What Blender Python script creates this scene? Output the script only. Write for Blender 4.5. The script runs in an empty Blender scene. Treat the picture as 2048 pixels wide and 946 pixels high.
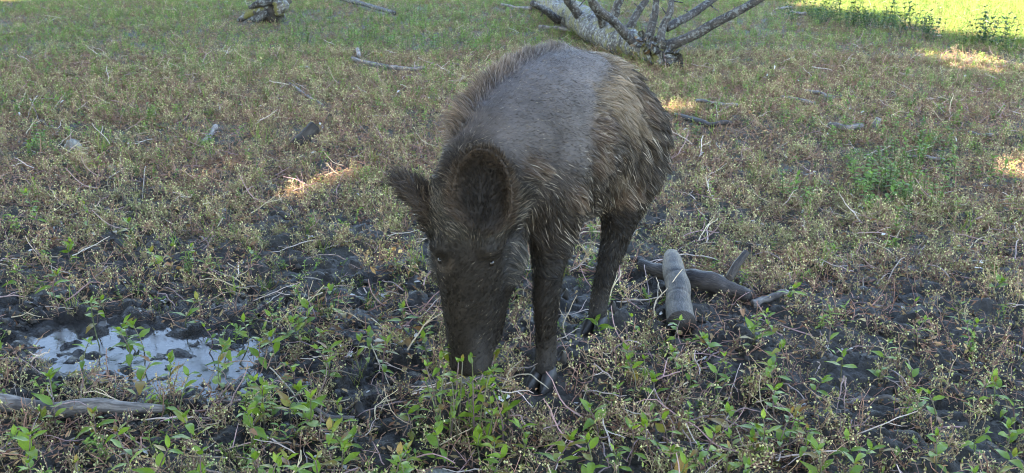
import bpy, math, random
import numpy as np
from mathutils import Vector, Matrix, kdtree

random.seed(7)
rng = np.random.default_rng(7)
R = math.radians
scene = bpy.context.scene
col = scene.collection

# ------------------------------------------------------------------ camera
CAM_H, PITCH, FPX = 1.3, R(18.0), 2000.0
cam = bpy.data.cameras.new('camera'); cam_o = bpy.data.objects.new('camera', cam); col.objects.link(cam_o)
cam.sensor_width = 36.0; cam.lens = 36.0 * FPX / 2048.0
cam.clip_start = 0.05; cam.clip_end = 2000
cam_o.location = (0, 0, CAM_H); cam_o.rotation_euler = (math.pi/2 - PITCH, 0, 0)
cam.dof.use_dof = True; cam.dof.focus_distance = 2.9; cam.dof.aperture_fstop = 10.0
scene.camera = cam_o

# ------------------------------------------------------------------ sky, sun, exposure
SUN_EL = R(46.0)
SUN_DIR = np.array([0.40, 0.9165])            # horizontal direction the light travels
world = bpy.data.worlds.new('World'); scene.world = world; world.use_nodes = True
wn = world.node_tree.nodes; wl = world.node_tree.links; wn.clear()
wo = wn.new('ShaderNodeOutputWorld'); bg = wn.new('ShaderNodeBackground'); sk = wn.new('ShaderNodeTexSky')
sk.sky_type = 'NISHITA'; sk.sun_disc = False; sk.sun_elevation = SUN_EL
sk.sun_rotation = math.atan2(-SUN_DIR[0], -SUN_DIR[1])
sk.air_density = 1.0; sk.dust_density = 0.3; sk.ozone_density = 2.0
bg.inputs['Strength'].default_value = 0.13
wl.new(sk.outputs[0], bg.inputs[0]); wl.new(bg.outputs[0], wo.inputs[0])
sl = bpy.data.lights.new('sun', 'SUN'); sun = bpy.data.objects.new('sun', sl); col.objects.link(sun)
sl.energy = 3.6; sl.angle = R(0.53); sl.color = (1.0, 0.96, 0.90)
SUN_VEC = np.array([SUN_DIR[0]*math.cos(SUN_EL), SUN_DIR[1]*math.cos(SUN_EL), -math.sin(SUN_EL)])
sun.rotation_euler = Vector(SUN_VEC).to_track_quat('-Z', 'Y').to_euler()
sun.location = (-8, -18, 20)
vs = scene.view_settings
vs.view_transform = 'Standard'; vs.look = 'None'; vs.gamma = 1.0; vs.use_curve_mapping = False
vs.exposure = 3.35
vs.use_white_balance = True; vs.white_balance_temperature = 7400; vs.white_balance_tint = 12
scene.cycles.max_bounces = 5; scene.cycles.diffuse_bounces = 3; scene.cycles.glossy_bounces = 2; scene.cycles.transmission_bounces = 3; scene.cycles.filter_width = 1.0

# ------------------------------------------------------------------ helpers: projection, noise, meshes
CP, SP = math.cos(PITCH), math.sin(PITCH)
def ray(px, py):
    x = (px - 1024) / FPX; v = (473 - py) / FPX
    return np.array([x, CP + v*SP, -SP + v*CP])
def on_plane(px, py, z=0.0):                   # where a sight line meets the level z
    d = ray(px, py); t = (z - CAM_H) / d[2]
    return np.array([d[0]*t, d[1]*t, z])
def at_y(px, py, y):
    d = ray(px, py); t = y / d[1]
    return np.array([d[0]*t, y, CAM_H + d[2]*t])

_perm = np.random.default_rng(3).permutation(256); _perm = np.concatenate([_perm, _perm, _perm])
_gr = np.random.default_rng(4).normal(size=(256, 3)); _gr /= np.linalg.norm(_gr, axis=1)[:, None]
def perlin(x, y, z=None):
    x = np.asarray(x, float); y = np.asarray(y, float)
    z = np.full_like(x, 0.37) if z is None else np.asarray(z, float)
    xi = np.floor(x).astype(int); yi = np.floor(y).astype(int); zi = np.floor(z).astype(int)
    xf = x - xi; yf = y - yi; zf = z - zi
    xi &= 255; yi &= 255; zi &= 255
    fd = lambda t: t*t*t*(t*(t*6-15)+10)
    u, v, w = fd(xf), fd(yf), fd(zf); out = 0
    for a in (0, 1):
        for b in (0, 1):
            for c in (0, 1):
                g = _gr[_perm[_perm[_perm[xi+a]+yi+b]+zi+c]]
                dot = g[..., 0]*(xf-a) + g[..., 1]*(yf-b) + g[..., 2]*(zf-c)
                out = out + dot*(u if a else 1-u)*(v if b else 1-v)*(w if c else 1-w)
    return out
def fbm(x, y, o=3, z=None):
    s = 0; a = 1.0
    for i in range(o):
        k = 2.03**i
        s = s + a*perlin(x*k+i*7.3, y*k-i*3.1, None if z is None else z*k); a *= .5
    return s
def sstep(a, b, x):
    t = np.clip((x-a)/(b-a), 0, 1); return t*t*(3-2*t)

def np_mesh(name, V, F, mats, cols=None, smooth=True, mat_idx=None, attrs=None):
    """F: list of (n,k) index arrays"""
    me = bpy.data.meshes.new(name)
    V = np.asarray(V, np.float32)
    if not isinstance(F, (list, tuple)): F = [F]
    F = [np.asarray(f, np.int32) for f in F if len(f)]
    me.vertices.add(len(V)); me.vertices.foreach_set('co', V.ravel())
    if F:
        loops = np.concatenate([f.ravel() for f in F])
        tot = np.concatenate([np.full(len(f), f.shape[1], np.int32) for f in F])
        st = np.concatenate([[0], np.cumsum(tot)[:-1]]).astype(np.int32)
        me.loops.add(len(loops)); me.loops.foreach_set('vertex_index', loops)
        me.polygons.add(len(tot)); me.polygons.foreach_set('loop_start', st); me.polygons.foreach_set('loop_total', tot)
        me.polygons.foreach_set('use_smooth', np.full(len(tot), smooth, bool))
        if mat_idx is not None: me.polygons.foreach_set('material_index', np.asarray(mat_idx, np.int32))
    if cols is not None:
        c = me.attributes.new('Col', 'FLOAT_COLOR', 'POINT')
        cc = np.ones((len(V), 4), np.float32); cc[:, :3] = cols; c.data.foreach_set('color', cc.ravel())
    for k, (ty, arr) in (attrs or {}).items():
        a = me.attributes.new(k, ty, 'POINT')
        a.data.foreach_set('vector' if ty == 'FLOAT_VECTOR' else 'value', np.asarray(arr, np.int32 if ty == 'INT' else np.float32).ravel())
    for m in (mats if isinstance(mats, (list, tuple)) else [mats]): me.materials.append(m)
    me.update(calc_edges=True)
    return me
def obj(name, me, parent=None, loc=None, rot=None, scl=None):
    o = bpy.data.objects.new(name, me); col.objects.link(o)
    if parent is not None: o.parent = parent
    if loc is not None: o.location = loc
    if rot is not None: o.rotation_euler = rot
    if scl is not None: o.scale = (scl,)*3 if np.isscalar(scl) else scl
    return o
def tag(o, label=None, cat=None, group=None, kind=None):
    if label: o['label'] = label
    if cat: o['category'] = cat
    if group: o['group'] = group
    if kind: o['kind'] = kind
    return o

# ------------------------------------------------------------------ materials
def new_mat(name):
    m = bpy.data.materials.new(name); m.use_nodes = True
    nt = m.node_tree; b = nt.nodes['Principled BSDF']
    return m, nt.nodes, nt.links, b
def nn(ns, ty, **kw):
    n = ns.new(ty)
    for k, v in kw.items():
        if k in n.inputs: n.inputs[k].default_value = v
        else: setattr(n, k, v)
    return n
def ramp(ns, stops):
    r = ns.new('ShaderNodeValToRGB'); e = r.color_ramp.elements
    while len(e) < len(stops): e.new(0.5)
    for q, (p, c) in zip(e, stops): q.position = p; q.color = (*c, 1)
    return r

def mat_mud():
    m, ns, ls, b = new_mat('mud')
    tc = nn(ns, 'ShaderNodeTexCoord')
    n1 = nn(ns, 'ShaderNodeTexNoise', Scale=9.0, Detail=6.0, Roughness=0.65)
    n2 = nn(ns, 'ShaderNodeTexNoise', Scale=70.0, Detail=5.0, Roughness=0.7)
    ls.new(tc.outputs['Object'], n1.inputs['Vector']); ls.new(tc.outputs['Object'], n2.inputs['Vector'])
    r1 = ramp(ns, [(.3, (.014, .012, .010)), (.5, (.046, .039, .033)), (.72, (.090, .079, .067))])
    ls.new(n1.outputs['Fac'], r1.inputs[0])
    r2 = ramp(ns, [(.3, (.55, .55, .55)), (.7, (1.35, 1.3, 1.2))])
    ls.new(n2.outputs['Fac'], r2.inputs[0])
    mx = nn(ns, 'ShaderNodeMix', data_type='RGBA', blend_type='MULTIPLY'); mx.inputs[0].default_value = 1
    ls.new(r1.outputs[0], mx.inputs[6]); ls.new(r2.outputs[0], mx.inputs[7])
    # plant litter colour where the turf grows
    av = nn(ns, 'ShaderNodeAttribute', attribute_name='veg')
    n3 = nn(ns, 'ShaderNodeTexNoise', Scale=2.2, Detail=8.0, Roughness=0.7); ls.new(tc.outputs['Object'], n3.inputs['Vector'])
    r3 = ramp(ns, [(.35, (.050, .038, .024)), (.5, (.065, .055, .030)), (.62, (.050, .062, .026)), (.75, (.09, .07, .045))])
    ls.new(n3.outputs['Fac'], r3.inputs[0])
    mx2 = nn(ns, 'ShaderNodeMix', data_type='RGBA'); ls.new(av.outputs['Fac'], mx2.inputs[0])
    ls.new(mx.outputs[2], mx2.inputs[6]); ls.new(r3.outputs[0], mx2.inputs[7])
    # dark wet soil
    aw = nn(ns, 'ShaderNodeAttribute', attribute_name='wet')
    mx3 = nn(ns, 'ShaderNodeMix', data_type='RGBA', blend_type='MULTIPLY'); mx3.inputs[7].default_value = (.55, .53, .52, 1)
    ls.new(aw.outputs['Fac'], mx3.inputs[0]); ls.new(mx2.outputs[2], mx3.inputs[6])
    ls.new(mx3.outputs[2], b.inputs['Base Color'])
    mr = nn(ns, 'ShaderNodeMapRange'); mr.inputs[3].default_value = .70; mr.inputs[4].default_value = .18
    b.inputs['Specular IOR Level'].default_value = .38
    ad = nn(ns, 'ShaderNodeMath', operation='MULTIPLY_ADD'); ad.inputs[1].default_value = .5; 
    ls.new(n1.outputs['Fac'], ad.inputs[0]); 
    sb = nn(ns, 'ShaderNodeMath', operation='SUBTRACT'); sb.inputs[1].default_value = .2; ls.new(aw.outputs['Fac'], sb.inputs[0])
    ls.new(sb.outputs[0], ad.inputs[2]); ls.new(ad.outputs[0], mr.inputs[0]); ls.new(mr.outputs[0], b.inputs['Roughness'])
    bp = nn(ns, 'ShaderNodeBump', Strength=.9, Distance=.02); ls.new(n2.outputs['Fac'], bp.inputs['Height']); ls.new(bp.outputs[0], b.inputs['Normal'])
    return m
def mat_water():
    m, ns, ls, b = new_mat('muddy_water')
    tc = nn(ns, 'ShaderNodeTexCoord')
    n1 = nn(ns, 'ShaderNodeTexNoise', Scale=14.0, Detail=5.0, Roughness=.6); ls.new(tc.outputs['Object'], n1.inputs['Vector'])
    r1 = ramp(ns, [(.35, (.030, .028, .025)), (.65, (.075, .068, .06))]); ls.new(n1.outputs['Fac'], r1.inputs[0])
    ls.new(r1.outputs[0], b.inputs['Base Color'])
    r2 = ramp(ns, [(.42, (.04,)*3), (.62, (.22,)*3)]); ls.new(n1.outputs['Fac'], r2.inputs[0]); ls.new(r2.outputs[0], b.inputs['Roughness'])
    b.inputs['IOR'].default_value = 1.4
    n2 = nn(ns, 'ShaderNodeTexNoise', Scale=45.0, Detail=3.0); ls.new(tc.outputs['Object'], n2.inputs['Vector'])
    bp = nn(ns, 'ShaderNodeBump', Strength=.12, Distance=.004); ls.new(n2.outputs['Fac'], bp.inputs['Height']); ls.new(bp.outputs[0], b.inputs['Normal'])
    return m
def mat_wood(name, c0, c1, c2, scale=30.0, rough=.75, lichen=0.0, moss=0.0):
    m, ns, ls, b = new_mat(name)
    tc = nn(ns, 'ShaderNodeTexCoord')
    at = nn(ns, 'ShaderNodeAttribute', attribute_name='along')      # (angle, length along grain, 0)
    mp = nn(ns, 'ShaderNodeMapping'); mp.inputs['Scale'].default_value = (scale, scale*.22, 1)
    ls.new(at.outputs['Vector'], mp.inputs['Vector'])
    n1 = nn(ns, 'ShaderNodeTexNoise', Scale=1.0, Detail=7.0, Roughness=.65, Distortion=.4); ls.new(mp.outputs[0], n1.inputs['Vector'])
    n2 = nn(ns, 'ShaderNodeTexNoise', Scale=12.0, Detail=5.0); ls.new(tc.outputs['Object'], n2.inputs['Vector'])
    r1 = ramp(ns, [(.3, c0), (.52, c1), (.72, c2)]); ls.new(n1.outputs['Fac'], r1.inputs[0])
    r2 = ramp(ns, [(.36, (.35, .32, .30)), (.5, (1.0, .98, .95)), (.7, (1.35, 1.32, 1.28))]); ls.new(n2.outputs['Fac'], r2.inputs[0])
    mx = nn(ns, 'ShaderNodeMix', data_type='RGBA', blend_type='MULTIPLY'); mx.inputs[0].default_value = 1
    ls.new(r1.outputs[0], mx.inputs[6]); ls.new(r2.outputs[0], mx.inputs[7]); out = mx.outputs[2]
    for amt, sc, cc, th in ((lichen, 38.0, (.36, .39, .36), .54), (moss, 9.0, (.13, .12, .02), .52)):
        if amt > 0:
            n3 = nn(ns, 'ShaderNodeTexNoise', Scale=sc, Detail=4.0, Roughness=.6); ls.new(tc.outputs['Object'], n3.inputs['Vector'])
            r3 = ramp(ns, [(th, (0, 0, 0)), (th+.05, (amt,)*3)]); ls.new(n3.outputs['Fac'], r3.inputs[0])
            m2 = nn(ns, 'ShaderNodeMix', data_type='RGBA'); m2.inputs[7].default_value = (*cc, 1)
            ls.new(r3.outputs[0], m2.inputs[0]); ls.new(out, m2.inputs[6]); out = m2.outputs[2]
    ls.new(out, b.inputs['Base Color']); b.inputs['Roughness'].default_value = rough
    bp = nn(ns, 'ShaderNodeBump', Strength=.7, Distance=.01); ls.new(n1.outputs['Fac'], bp.inputs['Height']); ls.new(bp.outputs[0], b.inputs['Normal'])
    return m
def mat_leaf(name, stops, rough=.4, trans=.35, spots=True):
    m, ns, ls, b = new_mat(name)
    oi = nn(ns, 'ShaderNodeObjectInfo'); r = ramp(ns, stops); ls.new(oi.outputs['Random'], r.inputs[0])
    tc = nn(ns, 'ShaderNodeTexCoord'); n = nn(ns, 'ShaderNodeTexNoise', Scale=60.0, Detail=3.0); ls.new(tc.outputs['Object'], n.inputs['Vector'])
    r2 = ramp(ns, [(.35, (.7, .72, .7)), (.65, (1.2, 1.15, 1.1))]); ls.new(n.outputs['Fac'], r2.inputs[0])
    mx = nn(ns, 'ShaderNodeMix', data_type='RGBA', blend_type='MULTIPLY'); mx.inputs[0].default_value = 1
    ls.new(r.outputs[0], mx.inputs[6]); ls.new(r2.outputs[0], mx.inputs[7])
    ls.new(mx.outputs[2], b.inputs['Base Color']); b.inputs['Roughness'].default_value = rough
    tr = nn(ns, 'ShaderNodeBsdfTranslucent'); ls.new(mx.outputs[2], tr.inputs['Color'])
    ms = nn(ns, 'ShaderNodeMixShader'); ms.inputs[0].default_value = trans
    ls.new(b.outputs[0], ms.inputs[1]); ls.new(tr.outputs[0], ms.inputs[2]); ls.new(ms.outputs[0], ns['Material Output'].inputs[0])
    return m
def mat_col(name, rough=.6, trans=0.0, instancer=False, spec=.3):
    """pigment from the mesh colour attribute; an instanced plant is tinted by its own 'tint'"""
    m, ns, ls, b = new_mat(name)
    a = nn(ns, 'ShaderNodeAttribute', attribute_name='Col'); out = a.outputs['Color']
    if instancer:
        t = nn(ns, 'ShaderNodeAttribute', attribute_name='tint'); t.attribute_type = 'INSTANCER'
        mx = nn(ns, 'ShaderNodeMix', data_type='RGBA', blend_type='MULTIPLY'); mx.inputs[0].default_value = 1
        ls.new(out, mx.inputs[6]); ls.new(t.outputs['Color'], mx.inputs[7]); out = mx.outputs[2]
    ls.new(out, b.inputs['Base Color']); b.inputs['Roughness'].default_value = rough
    b.inputs['Specular IOR Level'].default_value = spec
    if trans > 0:
        tr = nn(ns, 'ShaderNodeBsdfTranslucent'); ls.new(out, tr.inputs['Color'])
        ms = nn(ns, 'ShaderNodeMixShader'); ms.inputs[0].default_value = trans
        ls.new(b.outputs[0], ms.inputs[1]); ls.new(tr.outputs[0], ms.inputs[2]); ls.new(ms.outputs[0], ns['Material Output'].inputs[0])
    return m
M_MUD = mat_mud(); M_WATER = mat_water()
M_DEAD = mat_wood('grey_dead_wood', (.012, .010, .008), (.044, .037, .031), (.11, .096, .083), 70, lichen=.28, moss=.0)
M_TRUNK = mat_wood('silver_dead_trunk', (.012, .010, .008), (.070, .060, .052), (.16, .145, .13), 45, lichen=.5, moss=.75)
M_LOG = mat_wood('muddy_log_wood', (.008, .006, .005), (.040, .030, .023), (.095, .075, .060), 140, rough=.6)
M_STICK = mat_wood('weathered_stick_wood', (.05, .041, .034), (.19, .165, .145), (.34, .31, .28), 80)
M_DARKW = mat_wood('dark_rotten_wood', (.012, .010, .008), (.04, .032, .024), (.09, .075, .06), 25)
M_BARK = mat_wood('tree_bark', (.03, .025, .02), (.08, .065, .05), (.14, .12, .10), 14)
M_RAW = mat_wood('raw_split_wood', (.16, .10, .05), (.32, .21, .11), (.42, .30, .17), 20)
M_FUR = mat_col('fur', rough=.5, spec=.28)
M_SKIN = mat_col('hide', rough=.7, spec=.2)
M_WEED = mat_col('weed', rough=.6, trans=.25, instancer=True, spec=.2)
M_LITTER = mat_col('litter', rough=.6, instancer=True)
M_MUDC = mat_col('wet_mud_crumb', rough=.62, instancer=True, spec=.3)
M_CANOPY, _n0, _l0, _b0 = new_mat('canopy_leaf'); _b0.inputs['Base Color'].default_value = (.05, .085, .02, 1); _b0.inputs['Roughness'].default_value = .5
M_GREEN = mat_leaf('fresh_green_leaf', [(0, (.13, .22, .022)), (.5, (.19, .30, .026)), (.8, (.25, .35, .03)), (.88, (.24, .24, .035)), (.95, (.30, .20, .04)), (1, (.22, .10, .03))], .45, .42)
M_STEM = mat_leaf('weed_stem', [(0, (.12, .15, .05)), (.5, (.13, .11, .07)), (1, (.17, .10, .11))], .5, .1)
M_STALK = mat_leaf('dry_stalk', [(0, (.34, .25, .24)), (.4, (.24, .15, .14)), (.7, (.38, .32, .22)), (1, (.20, .12, .13))], .5, .1)
M_DEADLEAF = mat_leaf('dead_leaf', [(0, (.20, .09, .035)), (.4, (.28, .15, .05)), (.7, (.16, .08, .04)), (1, (.36, .26, .10))], .5, .2)
M_PALE = mat_leaf('pale_leaf', [(0, (.42, .40, .40)), (1, (.34, .30, .26))], .45, .15)

# ------------------------------------------------------------------ ground height
PUD_C = np.array([-1.15, 2.87]); PUD_A = R(-24)
def pud(x, y):                                   # <1 inside the puddle hollow
    dx, dy = x-PUD_C[0], y-PUD_C[1]
    u = dx*math.cos(PUD_A)+dy*math.sin(PUD_A); v = -dx*math.sin(PUD_A)+dy*math.cos(PUD_A)
    return np.sqrt((u/.56)**2+(v/.27)**2) + .34*perlin(x*4, y*4) + .16*perlin(x*11, y*11)
WATER_Z = -.034
HOOF_XY = []; NOSE = (-.137, 2.50)
def veg_amt(x, y):
    n = fbm(x*.55+3, y*.55, 3)
    near = sstep(2.6, 7.0, y + .9*n)
    v = .12 + .88*near + .45*n*(1-near)
    return np.clip(v*sstep(.9, 1.7, pud(x, y)), 0, 1)
def ground_h(x, y, fine=True):
    x = np.asarray(x, float); y = np.asarray(y, float)
    d = np.hypot(x, y)
    under = 1 - np.exp(-((x-.12)**2+(y-2.85)**2)/.55**2)
    h = (.045*perlin(x*.33+5, y*.33) + .022*perlin(x*1.1, y*1.1+9))*under*sstep(0, 6, d+2)
    h = h + .9*perlin(x*.03, y*.03)*sstep(22, 80, d)
    p = pud(x, y)
    mud = 1 - .72*veg_amt(x, y)
    hoof = np.ones_like(x)
    for hx, hy in HOOF_XY: hoof = np.minimum(hoof, sstep(.03, .12, np.hypot(x-hx, y-hy)))
    near = 1-sstep(9, 16, d)
    wx = x + .05*perlin(x*6, y*6+3); wy = y + .05*perlin(x*6+8, y*6)
    c1 = np.abs(perlin(wx*6.0, wy*6.0)); c2 = np.abs(perlin(wx*15, wy*15+4)); 
    rel = .095*(c1-.18) + .060*(c2-.17)
    if fine:
        c3 = np.abs(perlin(x*38, y*38)); rel = rel + .026*(c3-.17) + .005*perlin(x*90, y*90)
    # pits where the soil has been turned over
    pit = sstep(.22, .5, perlin(x*2.1+20, y*2.1)); rel = rel - .05*pit
    dry = sstep(.75, 1.35, p)
    rel = rel*mud*near*(.25+.75*dry)*(.35+.65*hoof)
    h = h + rel + .055*np.exp(-(np.hypot(x-NOSE[0], y-NOSE[1])/.13)**2)
    h = h*(.15+.85*hoof) - .006*(1-hoof)
    h = np.where(p < 1.6, h*sstep(.6, 1.6, p) - .044*(1-sstep(.45, 1.45, p)) + (1-sstep(1.0, 1.6, p))*(.040*perlin(x*11, y*11)+.032*perlin(x*27, y*27)+.014*perlin(x*65, y*65)), h)
    return h
def gh(x, y): return float(ground_h(np.array([x]), np.array([y]))[0])
# ------------------------------------------------------------------ ground sheet (one sheet to the horizon)
BO = np.array([.04, 2.80]); B_ANG = math.atan2(-.857, -.515)
HV = np.array([math.cos(B_ANG), math.sin(B_ANG)]); LV = np.array([-math.sin(B_ANG), math.cos(B_ANG)])
def bw(f, s): return BO + f*HV + s*LV
FEET = [(.115, .135), (.03, -.13), (-.315, .09), (-.34, -.10)]
HOOF_XY += [tuple(bw(f+.02, s)) for f, s in FEET]

fine = np.arange(-.66, .66, .0029)
coarse = np.linspace(.66, 2*math.pi-.66, 90)[0:-1]
th = np.concatenate([fine, coarse])
rr = np.concatenate([np.geomspace(.25, 1.75, 16)[:-1], np.geomspace(1.75, 17, 560), np.geomspace(17.3, 900, 60)])
TH, RR = np.meshgrid(th, rr)
X = RR*np.sin(TH); Y = RR*np.cos(TH)
Z = ground_h(X, Y)
nr, nt_ = X.shape
V = np.stack([X, Y, Z], -1).reshape(-1, 3)
i = np.arange(nr-1)[:, None]*nt_; j = np.arange(nt_)[None, :]; j2 = (j+1) % nt_
F = np.stack([i+j, i+nt_+j, i+nt_+j2, i+j2], -1).reshape(-1, 4)[:, ::-1]
V = np.vstack([V, [[0, 0, gh(0, 0)]]])
ft = np.stack([np.arange(nt_), (np.arange(nt_)+1) % nt_, np.full(nt_, len(V)-1)], -1)[:, ::-1]
vg = np.append(veg_amt(X, Y).ravel()*.85, 0); 
pw = pud(X, Y)
wet = np.clip(1-sstep(1.0, 2.6, pw) + .55*(1-sstep(3.0, 5.5, Y))*sstep(-.1, .35, perlin(X*1.3+2, Y*1.3))*(RR < 12), 0, 1)
wet = np.append(wet.ravel(), 0)
g_o = tag(obj('ground', np_mesh('ground', V, [F, ft], M_MUD, attrs={'veg': ('FLOAT', vg), 'wet': ('FLOAT', wet)})), kind='structure')

# puddle
a = np.linspace(0, 2*math.pi, 64, endpoint=False); rs = np.linspace(0, 1, 9)[1:]
pv = [[PUD_C[0], PUD_C[1], WATER_Z]]
for r_ in rs:
    for t in a:
        u, v = .66*r_*math.cos(t), .40*r_*math.sin(t)
        pv.append([PUD_C[0]+u*math.cos(PUD_A)-v*math.sin(PUD_A), PUD_C[1]+u*math.sin(PUD_A)+v*math.cos(PUD_A), WATER_Z])
q = []; tr = [[0, 1+k, 1+(k+1) % 64] for k in range(64)]
for n in range(7):
    for k in range(64): q.append([1+n*64+k, 1+(n+1)*64+k, 1+(n+1)*64+(k+1) % 64, 1+n*64+(k+1) % 64])
tag(obj('puddle', np_mesh('puddle', pv, [np.array(q), np.array(tr)], M_WATER)), kind='structure')

# ------------------------------------------------------------------ tubes
def tube(path, rad, sides=8, noise=.0, nscale=8.0, cap=True, seed=0.0, flat=1.0):
    """path (n,3), rad (n) -> V, [quads, tris], along"""
    P = np.asarray(path, float); rad = np.asarray(rad, float); n = len(P)
    T = np.gradient(P, axis=0); T /= np.linalg.norm(T, axis=1)[:, None]+1e-9
    up = np.array([0, 0, 1.0]) if abs(T[0, 2]) < .9 else np.array([1.0, 0, 0])
    A = np.cross(T, up); A /= np.linalg.norm(A, axis=1)[:, None]+1e-9
    B = np.cross(A, T)
    an = np.linspace(0, 2*math.pi, sides, endpoint=False)
    ca, sa = np.cos(an), np.sin(an)
    dirs = A[:, None, :]*ca[None, :, None] + B[:, None, :]*(sa*flat)[None, :, None]
    rr_ = rad[:, None]*np.ones((1, sides))
    if noise:
        q_ = P[:, None, :] + dirs*rad[:, None, None]
        rr_ = rr_*(1+noise*(fbm(q_[..., 0]*nscale+seed, q_[..., 1]*nscale, 3, q_[..., 2]*nscale)))
    Vt = (P[:, None, :] + dirs*rr_[..., None]).reshape(-1, 3)
    L = np.concatenate([[0], np.cumsum(np.linalg.norm(np.diff(P, axis=0), axis=1))])
    al = np.stack([np.broadcast_to(an/6.2832*max(rad.max(), .004)*6.28*1.0, (n, sides)), np.broadcast_to(L[:, None], (n, sides)), np.zeros((n, sides))], -1).reshape(-1, 3)
    i = np.arange(n-1)[:, None]*sides; j = np.arange(sides)[None, :]; j2 = (j+1) % sides
    Q = np.stack([i+j, i+j2, i+sides+j2, i+sides+j], -1).reshape(-1, 4)
    tri = np.zeros((0, 3), int)
    if cap:
        k0 = len(Vt); Vt = np.vstack([Vt, P[0]-T[0]*rad[0]*.12, P[-1]+T[-1]*rad[-1]*.12]); al = np.vstack([al, [[0, 0, 0], [0, L[-1], 0]]])
        jj = np.arange(sides)
        tri = np.vstack([np.stack([(jj+1) % sides, jj, np.full(sides, k0)], -1),
                         np.stack([(n-1)*sides+jj, (n-1)*sides+(jj+1) % sides, np.full(sides, k0+1)], -1)])
    return Vt, [Q, tri], al
def interp_path(pts, n, wob=0.0, seed=0):
    pts = np.asarray(pts, float); t = np.linspace(0, 1, len(pts)); tt = np.linspace(0, 1, n)
    if len(pts) > 2:                              # smooth through the points
        from_ = np.array([[np.interp(u, t, pts[:, k]) for k in range(pts.shape[1])] for u in tt])
        ker = max(1, n//(len(pts)*2)); sm = from_.copy()
        for _ in range(ker): sm[1:-1] = (sm[:-2]+2*sm[1:-1]+sm[2:])/4
        P = sm
    else:
        P = pts[0]+(pts[1]-pts[0])*tt[:, None]
    if wob:
        r_ = np.random.default_rng(seed); o = r_.uniform(0, 50, 3)
        for k in range(3): P[:, k] += wob*perlin(tt*3.5+o[k], np.full(n, o[k]*2.0))
    return P
def tube_mesh(name, pts, rads, mat, n=14, sides=8, wob=0., noise=.12, nscale=9., seed=0, flat=1.0):
    P = interp_path(pts, n, wob, seed); r = np.interp(np.linspace(0, 1, n), np.linspace(0, 1, len(rads)), rads)
    Vt, Fs, al = tube(P, r, sides, noise, nscale, seed=seed*1.7, flat=flat)
    return np_mesh(name, Vt, Fs, mat, attrs={'along': ('FLOAT_VECTOR', al)})

# ------------------------------------------------------------------ trees out of frame that cast the shade
COT = 1/math.tan(SUN_EL)
FLECKS = []                                       # ground spots that the sun reaches through gaps in the crowns: (x, y, radius)
for px, py, r_ in ((540, 352, .27), (600, 340, .24), (785, 505, .06), (1366, 218, .10), (1925, 120, .34), (1975, 132, .25), (2044, 335, .10), (20, 5, .4)):
    p_ = on_plane(px, py); FLECKS.append((p_[0], p_[1], r_))
def shade_edge(x, y):                             # > 0 where the meadow lies in the sun
    return (x - 4.35) - (15.3-y)*.21 + .25*math.sin(y*2.3) + .15*math.sin(y*5.1+1)
def tree(x, y, height, rad, crown_z, crown_h, seed, label):
    rg = np.random.default_rng(seed)
    root = obj('broadleaf_tree', None, loc=(x, y, gh(x, y)-.05)); root.empty_display_size = .3
    tag(root, label, 'tree', 'trees that shade the clearing')
    n = 14; P = np.array([[.25*math.sin(k*.5+seed), .2*math.cos(k*.4+seed*2), height*k/(n-1)*.92] for k in range(n)]); P -= P[0]*[1, 1, 0]
    Vt, Fs, al = tube(P, np.linspace(.30, .05, n), 10, .15, 2.0)
    obj('trunk', np_mesh('trunk', Vt, Fs, M_BARK, attrs={'along': ('FLOAT_VECTOR', al)}), root)
    for k in range(9):
        z0 = crown_z - crown_h*.45 + crown_h*.8*k/9; a_ = k*2.4+seed; e = P[min(n-1, int(z0/height/.92*(n-1)))]
        L = rad*(.85-.05*k)
        pts = [e*[1, 1, 0]+[0, 0, z0], e*[1, 1, 0]+[L*.5*math.cos(a_), L*.5*math.sin(a_), z0+L*.25], e*[1, 1, 0]+[L*math.cos(a_), L*math.sin(a_), z0+L*.4]]
        obj('limb', tube_mesh('limb', pts, [.11, .06, .02], M_BARK, 8, 6, .15, seed=k), root)
    N = 15000
    u = rg.normal(size=(N, 3)); u /= np.linalg.norm(u, axis=1)[:, None]
    rad_ = rg.uniform(.12, 1, N)**(1/2.6)
    lump = 1+.18*perlin(u[:, 0]*2.2+seed, u[:, 1]*2.2, u[:, 2]*2.2)
    c = u*(rad_*lump)[:, None]*np.array([rad, rad, crown_h/2]) + [0, 0, crown_z]
    wpos = c + [x, y, 0]
    gx = wpos[:, 0] + wpos[:, 2]*COT*SUN_DIR[0]; gy = wpos[:, 1] + wpos[:, 2]*COT*SUN_DIR[1]
    keep = np.ones(N, bool)
    for fx, fy, fr in FLECKS: keep &= np.hypot(gx-fx, (gy-fy)*.72)*(1+.35*perlin(gx*4+fx, gy*4)) > fr+.10
    keep &= np.array([shade_edge(a_, b_) < -.2 for a_, b_ in zip(gx, gy)])
    c = c[keep]; N = len(c)
    nrm = rg.normal(size=(N, 3)) + [0, 0, .6]; nrm /= np.linalg.norm(nrm, axis=1)[:, None]
    t1 = np.cross(nrm, rg.normal(size=(N, 3))); t1 /= np.linalg.norm(t1, axis=1)[:, None]; t2 = np.cross(nrm, t1)
    s1 = rg.uniform(.13, .2, N)[:, None]; s2 = s1*.7
    Vl = np.stack([c-t1*s1, c+t2*s2, c+t1*s1, c-t2*s2], 1).reshape(-1, 3)
    Fl = np.arange(N*4).reshape(-1, 4)
    obj('crown', np_mesh('crown', Vl, Fl, M_CANOPY, smooth=False), root)
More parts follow.
